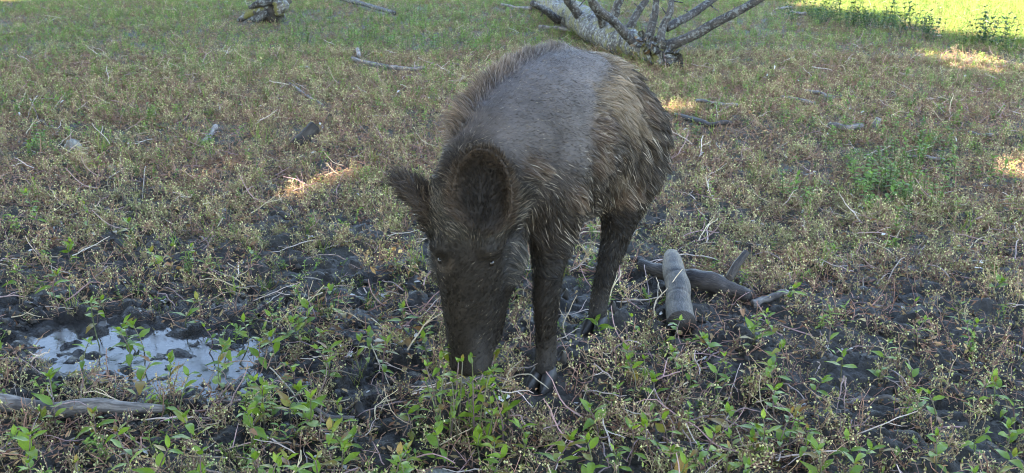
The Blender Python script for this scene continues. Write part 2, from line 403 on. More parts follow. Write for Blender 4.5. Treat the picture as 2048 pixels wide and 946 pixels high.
TREES = [(-6.2, -9.5, 17, 4.6, 11, 9), (-1.2, -8.2, 18, 4.4, 11.5, 9), (2.6, -5.6, 15, 3.6, 9.5, 7), (-10.6, -5.5, 17, 4.6, 11, 9), (-5.4, -3.8, 16, 4.3, 11.5, 8),
         (-12.5, .8, 18, 4.6, 11.5, 9), (-8.8, 1.0, 18, 4.3, 13, 8), (-10.8, 5.8, 17, 4.5, 11.5, 9), (-15.5, 6.4, 18, 4.6, 12, 9), (-13.5, 12, 17, 4.6, 12, 9), (-.8, -3.2, 16, 3.6, 12, 7),
         (-3.9, -.4, 20, 4.2, 14, 9), (-5.6, 5.6, 20, 4.2, 14, 9), (-3.6, .6, 23, 4.4, 17, 9), (-9.4, 9.6, 20, 4.4, 14, 9)]
for k, (x, y, h_, r_, cz, ch) in enumerate(TREES):
    tree(x, y, h_, r_, cz, ch, k+1, 'tall broadleaf tree shading the muddy clearing')
# ------------------------------------------------------------------ the boar: one continuous body grown from an implicit surface
# local frame: f forward, s to the boar's left, z up
H = .0075
G0 = np.array([-.88, -.34, -.03]); G1 = np.array([.60, .34, 1.0])
gn = np.ceil((G1-G0)/H).astype(int)
gx_, gy_, gz_ = [G0[k]+H*np.arange(gn[k]) for k in range(3)]
def field(): return np.full(gn, .5, np.float32)
YAW = R(22); PIV = np.array([.28, 0.0]); _cy, _sy = math.cos(YAW), math.sin(YAW)
HROT = np.array([[_cy, _sy, 0], [-_sy, _cy, 0], [0, 0, 1.0]])      # rows: head forward, head left, up
def head_pt(c):                                  # head frame -> body frame
    c = np.asarray(c, float); d = c[:2]-PIV; return np.array([PIV[0]+_cy*d[0]-_sy*d[1], PIV[1]+_sy*d[0]+_cy*d[1], c[2]])
def to_head(p):
    d = p[:, :2]-PIV; return np.column_stack([PIV[0]+_cy*d[:, 0]+_sy*d[:, 1], PIV[1]-_sy*d[:, 0]+_cy*d[:, 1], p[:, 2]])
def hell(D, c, r): return ell(D, head_pt(c), r, HROT)
def ell(D, c, r, Rm=None, pad=.07):
    """union of an ellipsoid (optionally turned by Rm, rows = its axes) into D"""
    c = np.asarray(c, float); r = np.asarray(r, float); e = (r.max() if Rm is not None else r)+pad
    lo = np.maximum(((c-e-G0)/H).astype(int), 0); hi = np.minimum(((c+e-G0)/H).astype(int)+2, gn)
    sl_ = tuple(slice(a, b) for a, b in zip(lo, hi))
    x = gx_[sl_[0]][:, None, None]-c[0]; y = gy_[sl_[1]][None, :, None]-c[1]; z = gz_[sl_[2]][None, None, :]-c[2]
    if Rm is not None: x, y, z = [Rm[k][0]*x+Rm[k][1]*y+Rm[k][2]*z for k in range(3)]
    k0 = np.sqrt((x/r[0])**2+(y/r[1])**2+(z/r[2])**2); k1 = np.sqrt((x/r[0]**2)**2+(y/r[1]**2)**2+(z/r[2]**2)**2)+1e-6
    d = (k0*(k0-1)/k1).astype(np.float32)
    D[sl_] = np.minimum(D[sl_], d); return sl_, d
def sweep(rows, n=24, D=None, head_=False):
    """rows of (f, s, z, rf, rs, rz) joined by dense ellipsoids"""
    D = field() if D is None else D
    rows = np.asarray(rows, float)
    seg = np.concatenate([[0], np.cumsum(np.linalg.norm(np.diff(rows[:, :3], axis=0), axis=1))]); seg /= seg[-1]
    for u in np.linspace(0, 1, n):
        p = [np.interp(u, seg, rows[:, k]) for k in range(6)]
        (hell if head_ else ell)(D, p[:3], p[3:])
    return D
def smin(a, b, k):
    h_ = np.clip(.5+.5*(b-a)/k, 0, 1); return b+(a-b)*h_-k*h_*(1-h_)

torso = sweep([(-.66, .0, .60, .085, .095, .12), (-.58, 0, .60, .11, .140, .185), (-.46, 0, .622, .12, .172, .243), (-.28, 0, .637, .12, .186, .268), (-.12, 0, .640, .12, .184, .268),
               (.02, .002, .650, .12, .172, .238), (.12, .006, .648, .12, .148, .208), (.20, .010, .637, .11, .126, .188), (.27, .008, .60, .10, .115, .155), (.31, 0, .54, .09, .11, .12)], 34)
HS = .0
head = sweep([(.29, 0, .575, .085, .072, .05), (.30, .008, .52, .110, .086, .06), (.30, HS, .45, .124, .094, .06), (.30, HS, .38, .122, .092, .06), (.312, HS, .31, .106, .080, .05),
              (.322, HS, .24, .090, .070, .045), (.328, HS, .17, .078, .062, .04), (.335, HS, .13, .070, .059, .035), (.340, HS, .118, .062, .056, .022)], 30, head_=True)
for s_ in (-1, 1):
    hell(head, (.225, HS+s_*.078, .40), (.080, .052, .10))          # jowls
    hell(head, (.385, HS+s_*.058, .470), (.035, .034, .024))          # brows
jaw = sweep([(.22, .02, .40, .07, .075, .06), (.245, .024, .28, .060, .066, .05), (.265, .022, .18, .050, .052, .04)], 12, head_=True)
head = smin(head, jaw, .03)
body = smin(torso, head, .05)
def leg(rows, k=.05):
    global body
    body = smin(body, sweep([(f, s, z, r*1.12, r*.95, max(r, .02)) for f, s, z, r in rows], 40), k)
leg([(.03, .09, .60, .105), (.02, .10, .50, .090), (.03, .108, .42, .062), (.075, .118, .33, .043), (.10, .126, .24, .036), (.105, .131, .16, .029), (.108, .134, .09, .030), (.118, .135, .055, .030)])
leg([(.02, -.09, .60, .105), (.0, -.10, .50, .090), (-.01, -.11, .42, .062), (.02, -.118, .33, .043), (.035, -.124, .24, .036), (.03, -.128, .16, .029), (.022, -.13, .09, .030), (.032, -.13, .055, .030)])
leg([(-.50, .08, .60, .135), (-.47, .105, .50, .115), (-.44, .112, .43, .085), (-.42, .110, .36, .060), (-.405, .102, .28, .044), (-.36, .097, .20, .033), (-.33, .092, .13, .029), (-.322, .090, .085, .030), (-.312, .09, .055, .030)])
leg([(-.50, -.08, .60, .135), (-.47, -.10, .50, .115), (-.45, -.105, .43, .085), (-.44, -.105, .36, .060), (-.43, -.102, .28, .044), (-.385, -.10, .20, .033), (-.355, -.10, .13, .029), (-.347, -.10, .085, .030), (-.337, -.10, .055, .030)])
# dew claws are children; tail
body = smin(body, sweep([(-.72, -.01, .66, .025, .025, .025), (-.76, -.015, .58, .016, .016, .02), (-.77, -.02, .45, .011, .011, .015), (-.765, -.02, .34, .010, .010, .015)], 24), .03)
# ears: cupped shells. axes: w (width), n (opening), l (length)
def frame(l, n):
    l = np.array(l, float); l /= np.linalg.norm(l); n = np.array(n, float); n -= l*np.dot(l, n); n /= np.linalg.norm(n)
    return np.array([np.cross(n, l), n, l])
EARS = [dict(base=(.340, .075, .50), l=(.10, .02, 1.0), n=(.80, .45, .25), wid=.080, ln=.128, dep=.044),
        dict(base=(.325, -.075, .50), l=(.12, -.74, .62), n=(.42, -.50, -.62), wid=.080, ln=.100, dep=.046)]
for e in EARS:
    Rm = frame(e['l'], e['n']); c = np.array(e['base'])+Rm[2]*e['ln']*.88; e['Rm'] = Rm; e['c'] = c
    E = field(); ell(E, c, (e['wid'], e['dep'], e['ln']), Rm)
    I = field(); ell(I, c+Rm[1]*.022+Rm[2]*.01, (e['wid']*.93, e['dep'], e['ln']*.95), Rm)
    E = np.maximum(E, -I)
    rootE = sweep([(*(np.array(e['base'])-Rm[2]*.02), .05, .045, .03), (*(np.array(e['base'])+Rm[2]*.03), .036, .04, .03)], 6)
    body = smin(body, smin(E, rootE, .02), .018)
# eye hollows
EYES = [(.392, HS+.076, .432), (.392, HS-.076, .432)]
for e in EYES:
    S = field(); hell(S, e, (.016, .016, .011)); body = np.maximum(body, -S-.003)
# nose disc nostrils
for s_ in (-.022, .04):
    S = field(); hell(S, (.392, s_-.01, .105), (.020, .011, .011)); body = np.maximum(body, -S)

def surface_nets(D, o, h):
    s = D < 0
    nx, ny, nz = D.shape
    acc = np.zeros((nx-1, ny-1, nz-1, 3), np.float32); cnt = np.zeros((nx-1, ny-1, nz-1), np.float32)
    for ax in range(3):
        oth = [k for k in range(3) if k != ax]
        for a_ in (0, 1):
            for b_ in (0, 1):
                st = [0, 0, 0]; st[oth[0]] = a_; st[oth[1]] = b_
                en = list(st); en[ax] = 1
                v0 = D[tuple(slice(st[k], st[k]+D.shape[k]-1) for k in range(3))]; v1 = D[tuple(slice(en[k], en[k]+D.shape[k]-1) for k in range(3))]
                m = (v0 < 0) != (v1 < 0); t = v0[m]/(v0[m]-v1[m])
                p = np.zeros((m.sum(), 3), np.float32); p[:, oth[0]] = a_; p[:, oth[1]] = b_; p[:, ax] = t
                acc[m] += p; cnt[m] += 1
    act = cnt > 0; idx = -np.ones(act.shape, int); idx[act] = np.arange(act.sum())
    ijk = np.argwhere(act); Vx = o + h*(ijk + acc[act]/cnt[act][:, None])
    Q = []
    for ax in range(3):
        b_, c_ = [(1, 2), (2, 0), (0, 1)][ax]
        v0 = s[tuple(slice(0, -1) if k == ax else slice(1, -1) for k in range(3))]; v1 = s[tuple(slice(1, None) if k == ax else slice(1, -1) for k in range(3))]
        e_ = np.argwhere(v0 != v1); fl = v0[v0 != v1]
        e_[:, b_] += 1; e_[:, c_] += 1
        def cell(db, dc):
            q_ = e_.copy(); q_[:, b_] -= db; q_[:, c_] -= dc; return idx[q_[:, 0], q_[:, 1], q_[:, 2]]
        q = np.stack([cell(1, 1), cell(0, 1), cell(0, 0), cell(1, 0)], -1)
        q[~fl] = q[~fl][:, ::-1]; Q.append(q)
    return Vx, np.vstack(Q)
BV, BQ = surface_nets(body, G0, H)
# relax a little
e_all = np.vstack([BQ[:, [0, 1]], BQ[:, [1, 2]], BQ[:, [2, 3]], BQ[:, [3, 0]]])
deg = np.bincount(e_all.ravel(), minlength=len(BV)).astype(float)
for _ in range(2):
    sm = np.zeros_like(BV)
    for k in range(3): sm[:, k] = np.bincount(e_all[:, 0], BV[e_all[:, 1], k], len(BV))+np.bincount(e_all[:, 1], BV[e_all[:, 0], k], len(BV))
    BV = BV*.5+.5*sm/deg[:, None]
fn = np.cross(BV[BQ[:, 2]]-BV[BQ[:, 0]], BV[BQ[:, 3]]-BV[BQ[:, 1]])
BN = np.zeros_like(BV)
for c4 in range(4):
    for k in range(3): BN[:, k] += np.bincount(BQ[:, c4], fn[:, k], len(BV))
BN /= np.linalg.norm(BN, axis=1)[:, None]+1e-9

def in_ear(p):
    """(any ear 0/1, inside of the cup 0..1, distance to rim 0..1)"""
    a_ = np.zeros(len(p)); ins = np.zeros(len(p)); rim = np.zeros(len(p))
    for e in EARS:
        q_ = (p-e['c'])@e['Rm'].T
        k_ = np.sqrt((q_[:, 0]/e['wid'])**2+(q_[:, 2]/e['ln'])**2)
        m = (np.sqrt((q_[:, 0]/e['wid'])**2+(q_[:, 1]/(e['dep']*1.2))**2+(q_[:, 2]/e['ln'])**2) < 1.15) & (q_[:, 2] > -.75*e['ln'])
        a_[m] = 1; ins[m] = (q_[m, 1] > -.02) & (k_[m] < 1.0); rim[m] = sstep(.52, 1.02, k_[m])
    return a_, ins, rim
def world_of(p): return np.column_stack([BO[0]+p[:, 0]*HV[0]+p[:, 1]*LV[0], BO[1]+p[:, 0]*HV[1]+p[:, 1]*LV[1], p[:, 2]])
TUFTS = []
_w = world_of(BV)-[0, 0, CAM_H]; _dep = _w[:, 1]*CP-_w[:, 2]*SP
_pp = np.stack([1024+FPX*_w[:, 0]/_dep, 473-FPX*(_w[:, 1]*SP+_w[:, 2]*CP)/_dep], 1)
for tx, ty, tr_ in ((1214, 262, .05), (1206, 322, .045), (1072, 340, .035), (1160, 395, .035), (1250, 390, .05), (1290, 200, .05)):
    dd = np.hypot(_pp[:, 0]-tx, _pp[:, 1]-ty); cand = np.where(dd < 8)[0]
    if len(cand): TUFTS.append((BV[cand[np.argmin(_dep[cand])]], tr_))
def pigment(p, nrm):
    """skin and root colour of the coat, and its length, lift, spread by region"""
    f, s, z = p.T; N = len(p); hf, hs, _hz = to_head(p).T
    n1 = fbm(f*5+3, s*5, 3, z*5); n2 = perlin(f*16, s*16, z*16)
    C = np.tile(np.array([.028, .0195, .0125]), (N, 1)); L = np.full(N, .028); lift = np.full(N, .30); clump = np.full(N, .45); light = np.full(N, .10)
    def put(m, c=None, l=None, li=None, cl=None, lt=None):
        m = np.clip(m, 0, 1)
        nonlocal C, L, lift, clump, light
        if c is not None: C = C*(1-m[:, None])+np.array(c)*m[:, None]
        if l is not None: L = L*(1-m)+l*m
        if li is not None: lift = lift*(1-m)+li*m
        if cl is not None: clump = clump*(1-m)+cl*m
        if lt is not None: light = light*(1-m)+lt*m
    trunk_ = sstep(.30, .22, f)*(z > .36)
    # shaggy flank, paler tips
    put(trunk_*sstep(.62, .5, z), (.029, .0205, .0135), .026, .34, .6, .035)
    # smooth grey back and shoulder
    g = sstep(.44, .90, z+.12*n1)*sstep(-.62, -.5, f+.10*n1)*sstep(.37, .27, f)
    put(g, np.array([.104, .088, .080]), .013, .18, .25, .02)
    put(sstep(.2, .7, g), None, .012, .16, .15)
    # haunch: long pale shag
    hq = sstep(-.07, .17, np.interp(z, [.45, .67, .79, .84, .92], [-.22, -.14, -.18, -.33, -.75])-f+.24*n1+.14*n2)*sstep(.42, .56, z)*(s > -.1)
    put(hq, (.048, .035, .0235), .048, .44, .92, .035)
    hp = hq*sstep(.08, .42, n1+.35*n2+.36*np.exp(-((f+.27)/.11)**2-((z-.71)/.11)**2))
    put(hp, (.180, .132, .088), None, None, None, .32)
    # scattered tufts on the flank
    tu = sstep(.30, .5, n1)*sstep(.10, -.05, f)*sstep(.40, .5, z)*sstep(.74, .66, z)
    put(tu*.4, (.10, .062, .040), .046, .5, .85, .16)
    for tc_, tr_ in TUFTS:
        tq = np.linalg.norm((p-tc_)/np.array([tr_*1.3, tr_, tr_]), axis=1)+.25*n2
        put(sstep(1.5, .3, tq)*.85, (.115, .074, .048), .048, .5, .92, .22)
    # mane along the spine and over the far side
    mn = sstep(-.035, -.075, s+.014*n2)*sstep(.50, .66, z)*sstep(.31, .24, f)
    put(mn, (.145, .100, .067), .050, .55, .55, .10)
    ridge = np.exp(-((s+.050)/.030)**2)*sstep(.68, .80, z+.35*np.clip(f, 0, 1))*sstep(.32, .25, f)*sstep(-.66, -.5, f)
    put(ridge, (.170, .118, .080), .060, .85, .45, .06)
    # head
    hd = sstep(.235, .275, hf+.10*sstep(.55, .3, z))*sstep(.66, .58, z)
    put(hd, (.0155, .0115, .008), .013, .22, .2, .02)
    poll = hd*sstep(.47, .53, z)
    put(poll, (.040, .034, .026), .030, .5, .45, .30)
    ruff = sstep(.075, .105, np.abs(hs))*sstep(.30, .345, z)*sstep(.50, .44, z)*sstep(.345, .30, hf)*sstep(.16, .20, hf)
    put(ruff, (.038, .034, .030), .030, .34, .6, .16)
    brow = np.exp(-((hf-.40)/.06)**2-((np.hypot(hs+.066, z-.445)-.036)/.010)**2)*hd*(hs < -.02)*(z < .45)
    put(brow*.9, (.050, .037, .026), .010, .3, .2, .05)
    snout = hd*sstep(.20, .12, z)
    put(snout, (.018, .014, .0105), .007, .2, .1, .02)
    snout_highlight = np.exp(-((hs-.035)/.02)**2)*hd*sstep(.27, .20, z)  # highlight along the snout, painted as a paler streak in the coat colour
    put(snout_highlight*.7, (.05, .044, .04))
    disc = sstep(.106, .098, z)*(f > .2)*hd
    put(disc, (.05, .035, .03), .001, .2, .1, 0)
    # legs
    lg = sstep(.42, .34, z)*(f < .21)
    put(lg, (.0145, .011, .008), .018, .28, .4, .02)
    put(lg*sstep(.16, .07, z), (.030, .025, .021), .011, .25, .3, .03)
    # ears
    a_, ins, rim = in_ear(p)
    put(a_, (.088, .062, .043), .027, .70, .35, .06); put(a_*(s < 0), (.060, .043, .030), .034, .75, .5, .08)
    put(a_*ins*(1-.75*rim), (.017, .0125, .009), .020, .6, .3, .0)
    k_ = (1+.38*n1+.25*n2+.25*perlin(f*45, s*45, z*45))
    return C*np.clip(k_, .55, 1.5)[:, None], L, lift, clump, light
CB, *_ = pigment(BV, BN)
boar = obj('wild_boar', None, loc=(BO[0], BO[1], 0), rot=(0, 0, B_ANG)); boar.empty_display_size = .2
tag(boar, 'shaggy brown wild boar with head lowered rooting in the mud', 'boar')
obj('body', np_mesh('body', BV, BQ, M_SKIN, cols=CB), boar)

# eyes, hooves, dew claws
def uv_sphere(name, r, mat, nseg=16, nring=10):
    vs_ = [[0, 0, r]]; 
    for i_ in range(1, nring):
        for j_ in range(nseg): 
            a1, a2 = math.pi*i_/nring, 2*math.pi*j_/nseg; vs_.append([r*math.sin(a1)*math.cos(a2), r*math.sin(a1)*math.sin(a2), r*math.cos(a1)])
    vs_.append([0, 0, -r]); q_, t_ = [], []
    for j_ in range(nseg): t_.append([0, 1+j_, 1+(j_+1) % nseg]); t_.append([len(vs_)-1, len(vs_)-1-nseg+(j_+1) % nseg, len(vs_)-1-nseg+j_])
    for i_ in range(nring-2):
        for j_ in range(nseg): a1 = 1+i_*nseg; q_.append([a1+j_, a1+nseg+j_, a1+nseg+(j_+1) % nseg, a1+(j_+1) % nseg])
    return np_mesh(name, vs_, [np.array(q_), np.array(t_)], mat)
M_EYE, _ns, _ls, _b = new_mat('dark_eye'); _b.inputs['Base Color'].default_value = (.012, .008, .006, 1); _b.inputs['Roughness'].default_value = .25
M_HOOF, _ns, _ls, _b = new_mat('hoof_horn'); _b.inputs['Roughness'].default_value = .5
_n = nn(_ns, 'ShaderNodeTexNoise', Scale=60.0, Detail=4.0); _r = ramp(_ns, [(.3, (.016, .013, .011)), (.7, (.045, .038, .033))]); _ls.new(_n.outputs['Fac'], _r.inputs[0]); _ls.new(_r.outputs[0], _b.inputs['Base Color'])
em = uv_sphere('eye', .009, M_EYE)
for e in EYES: obj('eye', em, boar, loc=head_pt((e[0]-.010, HS+(e[1]-HS)*.88, e[2])))
def claw_mesh(name, w, l, h_):
    # half hoof: pointed toe, flat sole, sloping front
    prof = [(-.5, .45, 1.0), (-.15, .5, 1.02), (.2, .45, .80), (.45, .30, .48), (.6, .08, .22)]
    vs_, q_ = [], []
    for x_, hw, hh in prof:
        for yy, zz in ((-hw, 0), (-hw*1.05, .35*hh), (-hw*.75, .85*hh), (0, hh), (hw*.75, .85*hh), (hw*1.05, .35*hh), (hw, 0)): vs_.append([x_*l, yy*w, zz*h_])
    for a_ in range(4):
        for b_ in range(7): q_.append([a_*7+b_, a_*7+(b_+1) % 7, a_*7+7+(b_+1) % 7, a_*7+7+b_][::-1])
    q4 = np.array(q_); caps = np.array([[0, 1, 2, 3, 4, 5, 6], [34, 33, 32, 31, 30, 29, 28]])[:, ::-1]
    return np_mesh(name, vs_, [q4, caps], M_HOOF)
cm = claw_mesh('hoof_claw', .036, .078, .062); dm = claw_mesh('dew_claw', .016, .034, .034)
for (f, s) in FEET:
    for k in (-1, 1):
        obj('hoof_claw', cm, boar, loc=(f+.020, s+k*.0185, -.008), rot=(0, R(4), R(k*7)))
        obj('dew_claw', dm, boar, loc=(f-.045, s+k*.026, .050), rot=(0, R(40), R(180-k*20)))
# ------------------------------------------------------------------ fur
def sample_surface(N, seed, dens=None):
    rg = np.random.default_rng(seed)
    t_ = np.vstack([BQ[:, [0, 1, 2]], BQ[:, [0, 2, 3]]])
    A = np.linalg.norm(np.cross(BV[t_[:, 1]]-BV[t_[:, 0]], BV[t_[:, 2]]-BV[t_[:, 0]]), axis=1)
    if dens is not None: A = A*dens(BV[t_].mean(1))
    k = rg.choice(len(t_), N, p=A/A.sum())
    u = rg.random(N); v = rg.random(N); m = u+v > 1; u[m] = 1-u[m]; v[m] = 1-v[m]
    w = np.stack([1-u-v, u, v], 1)
    p = (BV[t_[k]]*w[..., None]).sum(1); n = (BN[t_[k]]*w[..., None]).sum(1); n /= np.linalg.norm(n, axis=1)[:, None]+1e-9
    return p, n
def flow(p):
    f, s, z = p.T
    d = np.stack([np.full(len(p), -.85), np.sign(s)*.05, np.full(len(p), -.45)], 1)
    low = sstep(.72, .45, z); d[:, 2] -= .7*low
    hq = sstep(-.12, -.4, f); d[:, 2] -= .7*hq; d[:, 0] += .15*hq
    lg = sstep(.42, .34, z)*(f < .21); d = d*(1-lg[:, None])+np.array([-.25, 0, -1.0])*lg[:, None]
    hf, hs, _ = to_head(p).T; hd = (sstep(.24, .28, hf+.10*sstep(.55, .3, z))*sstep(.66, .58, z)); d = d*(1-hd[:, None])+np.stack([np.full(len(p), -.35), np.sign(s)*.35, np.full(len(p), .85)], 1)*hd[:, None]
    ruff = sstep(.075, .105, np.abs(hs))*sstep(.30, .345, z)*sstep(.50, .44, z)*sstep(.345, .30, f); d = d*(1-ruff[:, None])+np.stack([np.full(len(p), -.5), np.sign(s)*.6, np.full(len(p), -.7)], 1)*ruff[:, None]
    for e in EARS:
        q_ = (p-e['c'])@e['Rm'].T
        m = (np.abs(q_[:, 1]) < e['dep']*1.3) & (np.abs(q_[:, 0]) < e['wid']*1.1) & (np.abs(q_[:, 2]) < e['ln']*1.1)
        d[m] = (e['Rm'][2]*.8)[None]+(q_[m, 0]/e['wid'])[:, None]*e['Rm'][0][None]*.9
    sw = (.5+.7*hq)[:, None]*np.stack([perlin(p[:, 0]*9+k*11, p[:, 1]*9, p[:, 2]*9) for k in range(3)], 1)
    return d+sw
def fur(name, N, seed, dens, width, lscale=1.0, sel=None, clump_n=14, color=None, lift_mul=1.0, seg=3):
    rg = np.random.default_rng(seed)
    p, n = sample_surface(N, seed, dens)
    C, L, lift, clump, light = pigment(p, n)
    if sel is not None:
        k = sel(p, n, rg); p, n, C, L, lift, clump, light = [a_[k] for a_ in (p, n, C, L, lift, clump, light)]
    k = (L > .002) & (p[:, 2] > .05); p, n, C, L, lift, clump, light = [a_[k] for a_ in (p, n, C, L, lift, clump, light)]
    N = len(p); L = L*lscale*rg.uniform(.6, 1.25, N)
    d = flow(p); d -= n*(d*n).sum(1)[:, None]; d /= np.linalg.norm(d, axis=1)[:, None]+1e-9
    d += rg.normal(size=(N, 3))*.16
    lift = np.clip(lift*lift_mul, 0, 1.2)
    dir0 = d*(1-.55*lift)[:, None]+n*lift[:, None]; dir0 /= np.linalg.norm(dir0, axis=1)[:, None]
    mid = p+dir0*(L*.5)[:, None]
    dr = np.zeros((N, 3)); dr[:, 2] = -.35*np.clip(L/.04, 0, 1.5)
    dir1 = dir0+d*.35+dr*.8; dir1 /= np.linalg.norm(dir1, axis=1)[:, None]
    tip = mid+dir1*(L*.55)[:, None]
    nc = max(2, N//clump_n); kd = kdtree.KDTree(nc)
    for q_ in range(nc): kd.insert(p[q_], q_)
    kd.balance()
    ci = np.array([kd.find(v_)[1] for v_ in p]); off = np.linalg.norm(p[ci]-p, axis=1)
    w = (clump*(off < .045))[:, None]
    tip = tip*(1-w)+(tip[ci]*.9+tip*.1)*w; mid = mid*(1-w*.45)+mid[ci]*w*.45
    ax = tip-p; sd = np.cross(ax, rg.normal(size=(N, 3))); sd /= np.linalg.norm(sd, axis=1)[:, None]+1e-9
    W = (width*rg.uniform(.7, 1.3, N))[:, None]
    V_ = np.stack([p-n*.001-sd*W*.5, p-n*.001+sd*W*.5, mid-sd*W*.42, mid+sd*W*.42, tip], 1).reshape(-1, 3)
    b_ = np.arange(N)[:, None]*5
    Q_ = b_+np.array([[0, 1, 3, 2]]); T_ = b_+np.array([[2, 3, 4]])
    br = (rg.uniform(.5, 1.5, N)*(1+.6*perlin(p[:, 0]*30, p[:, 1]*30, p[:, 2]*30)))[:, None]
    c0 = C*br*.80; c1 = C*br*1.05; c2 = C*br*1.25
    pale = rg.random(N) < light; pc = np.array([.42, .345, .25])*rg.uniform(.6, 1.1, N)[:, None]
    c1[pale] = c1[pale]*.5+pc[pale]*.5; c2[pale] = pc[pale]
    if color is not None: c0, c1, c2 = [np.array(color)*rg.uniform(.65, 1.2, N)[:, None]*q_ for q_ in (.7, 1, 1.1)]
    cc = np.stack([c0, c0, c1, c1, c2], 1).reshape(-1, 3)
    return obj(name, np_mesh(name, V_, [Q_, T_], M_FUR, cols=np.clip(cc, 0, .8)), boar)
vis = lambda c: np.where(c[:, 1] > -.06, 1.0, .45)
def d_short(c): return vis(c)
fu = tag(fur('undercoat', 120000, 11, d_short, .0013, .85), kind='stuff')
def d_long(c):
    _, L, *_ = pigment(c, c); return sstep(.014, .042, L)*vis(c)+.02
tag(fur('shaggy_coat', 62000, 12, d_long, .0014, 1.15, clump_n=60), kind='stuff')
def d_guard(c):
    f, s, z = c.T
    return sstep(.70, .62, z)*sstep(.36, .40, z)*sstep(.30, .18, f)*vis(c)+.25*sstep(-.35, -.45, f)*(z > .4)
tag(fur('guard_hairs', 1000, 13, d_guard, .0017, 1.35, color=(.40, .34, .26), lift_mul=1.1, clump_n=5), kind='stuff')
# ------------------------------------------------------------------ fallen dead tree
def branch_pts(lst):                              # (px, py, y) -> points in the place
    return [at_y(a_, b_, c_) for a_, b_, c_ in lst]
dt = obj('fallen_dead_tree', None, loc=(1.0, 9.8, 0)); dt.empty_display_size = .2
tag(dt, 'fallen silvery dead tree trunk with bare branches sticking up behind the boar', 'dead tree')
D0 = np.array([1.0, 9.8, 0])
def dpart(name, pts, rads, mat, n=14, sides=9, wob=.02, noise=.2, nscale=9., seed=0, parent=None):
    pts = np.asarray(pts)-D0
    return obj(name, tube_mesh(name, pts, rads, mat, n, sides, wob, noise, nscale, seed), parent or dt)
tp = [(1.36, 8.62, .06), (1.20, 9.05, .10), (1.02, 9.7, .13), (.80, 10.9, .15), (.60, 12.6, .17), (.42, 14.8, .18)]
trunk_o = dpart('trunk', tp, [.075, .10, .135, .155, .17, .18], M_TRUNK, 60, 22, .03, .42, 7.0, 3)
BR = [([(1272, 90, 9.15), (1225, 42, 9.05), (1185, 2, 8.95), (1150, -40, 8.9)], [.048, .042, .036, .03], 1),
      ([(1254, 58, 9.6), (1270, 32, 9.65), (1290, 0, 9.7), (1300, -20, 9.7)], [.045, .036, .03, .028], 2),
      ([(1298, 80, 9.1), (1306, 45, 9.15), (1313, 5, 9.2), (1316, -30, 9.2)], [.048, .036, .030, .026], 3),
      ([(1316, 88, 8.95), (1328, 50, 9.0), (1342, 12, 9.05), (1352, -30, 9.1)], [.045, .034, .028, .024], 4),
      ([(1330, 58, 9.05), (1366, 40, 9.15), (1405, 14, 9.25), (1450, -14, 9.4)], [.04, .038, .036, .03], 5),
      ([(1322, 100, 8.85), (1360, 84, 8.8), (1420, 52, 8.75), (1500, 8, 8.7), (1580, -40, 8.65)], [.055, .045, .042, .036, .03], 6),
      ([(1168, 42, 10.9), (1155, 25, 10.8), (1136, 0, 10.7), (1125, -20, 10.7)], [.07, .055, .045, .04], 7),
      ([(1222, 48, 10.2), (1232, 20, 10.2), (1244, -10, 10.2)], [.05, .042, .038], 8),
      ([(1116, 40, 11.6), (1090, 20, 11.4), (1064, 8, 11.2)], [.05, .04, .03], 9),
      ([(1210, 66, 10.0), (1205, 40, 9.9), (1188, 10, 9.8), (1178, -25, 9.7)], [.045, .04, .036, .03], 10)]
for pts, rad, sd in BR:
    b_ = dpart('branch', branch_pts(pts), rad, M_RAW if sd == 99 else M_DEAD, 22, 9, .03, .22, 22., sd)
    P_ = branch_pts(pts)
    for q_ in range(3):                           # broken twig stubs
        t_ = .25+.25*q_; k0 = min(int(t_*(len(P_)-1)), len(P_)-2); u = t_*(len(P_)-1)-k0
        c = P_[k0]*(1-u)+P_[k0+1]*u; d_ = np.random.default_rng(sd*7+q_).normal(size=3)*.6+[0, 0, .4]; d_ /= np.linalg.norm(d_)
        dpart('twig_stub', [c, c+d_*(.06+.03*q_)], [.010, .004], M_DEAD, 4, 5, 0, .1, 20, sd+q_, parent=dt)
# curling bark flakes near the broken end
rgb = np.random.default_rng(5)
fv = []; 
for a_ in range(4):
    for b_ in range(3): fv.append([(a_/3-.5)*.13*(1+.2*math.sin(b_*3)), (b_/2-.5)*.07, .03*((a_/3-.5)*2)**2+.006*math.sin(a_*2+b_)])
fv = np.array(fv); fq = np.array([[a_*3+b_, a_*3+3+b_, a_*3+4+b_, a_*3+b_+1] for a_ in range(3) for b_ in range(2)])
fv2 = np.vstack([fv, fv-[0, 0, .008]]); fq2 = np.vstack([fq, fq[:, ::-1]+12])
flake = np_mesh('bark_flake', fv2, fq2, M_TRUNK, attrs={'along': ('FLOAT_VECTOR', fv2*[1, 1, 0])}, smooth=False)
flake_r = np_mesh('bark_flake', fv2, fq2, M_RAW, attrs={'along': ('FLOAT_VECTOR', fv2*[1, 1, 0])}, smooth=False)
for k in range(46):
    t_ = rgb.uniform(0, .32)**1.2; P_ = interp_path(tp, 60)[int(t_*59)]; r_ = np.interp(t_, [0, .2, .4], [.085, .115, .14])
    an = rgb.uniform(-.3, 2.6); ax = np.array([.92, .38, 0])
    c = P_-D0+ax*math.cos(an)*r_+np.array([0, 0, math.sin(an)*r_])
    obj('bark_flake', flake_r if k % 7 == 0 else flake, dt, loc=c, rot=(rgb.normal()*.5, rgb.normal()*.5+(math.pi/2-an)*.8, rgb.uniform(0, 6.3)), scl=rgb.uniform(.5, 1.2))

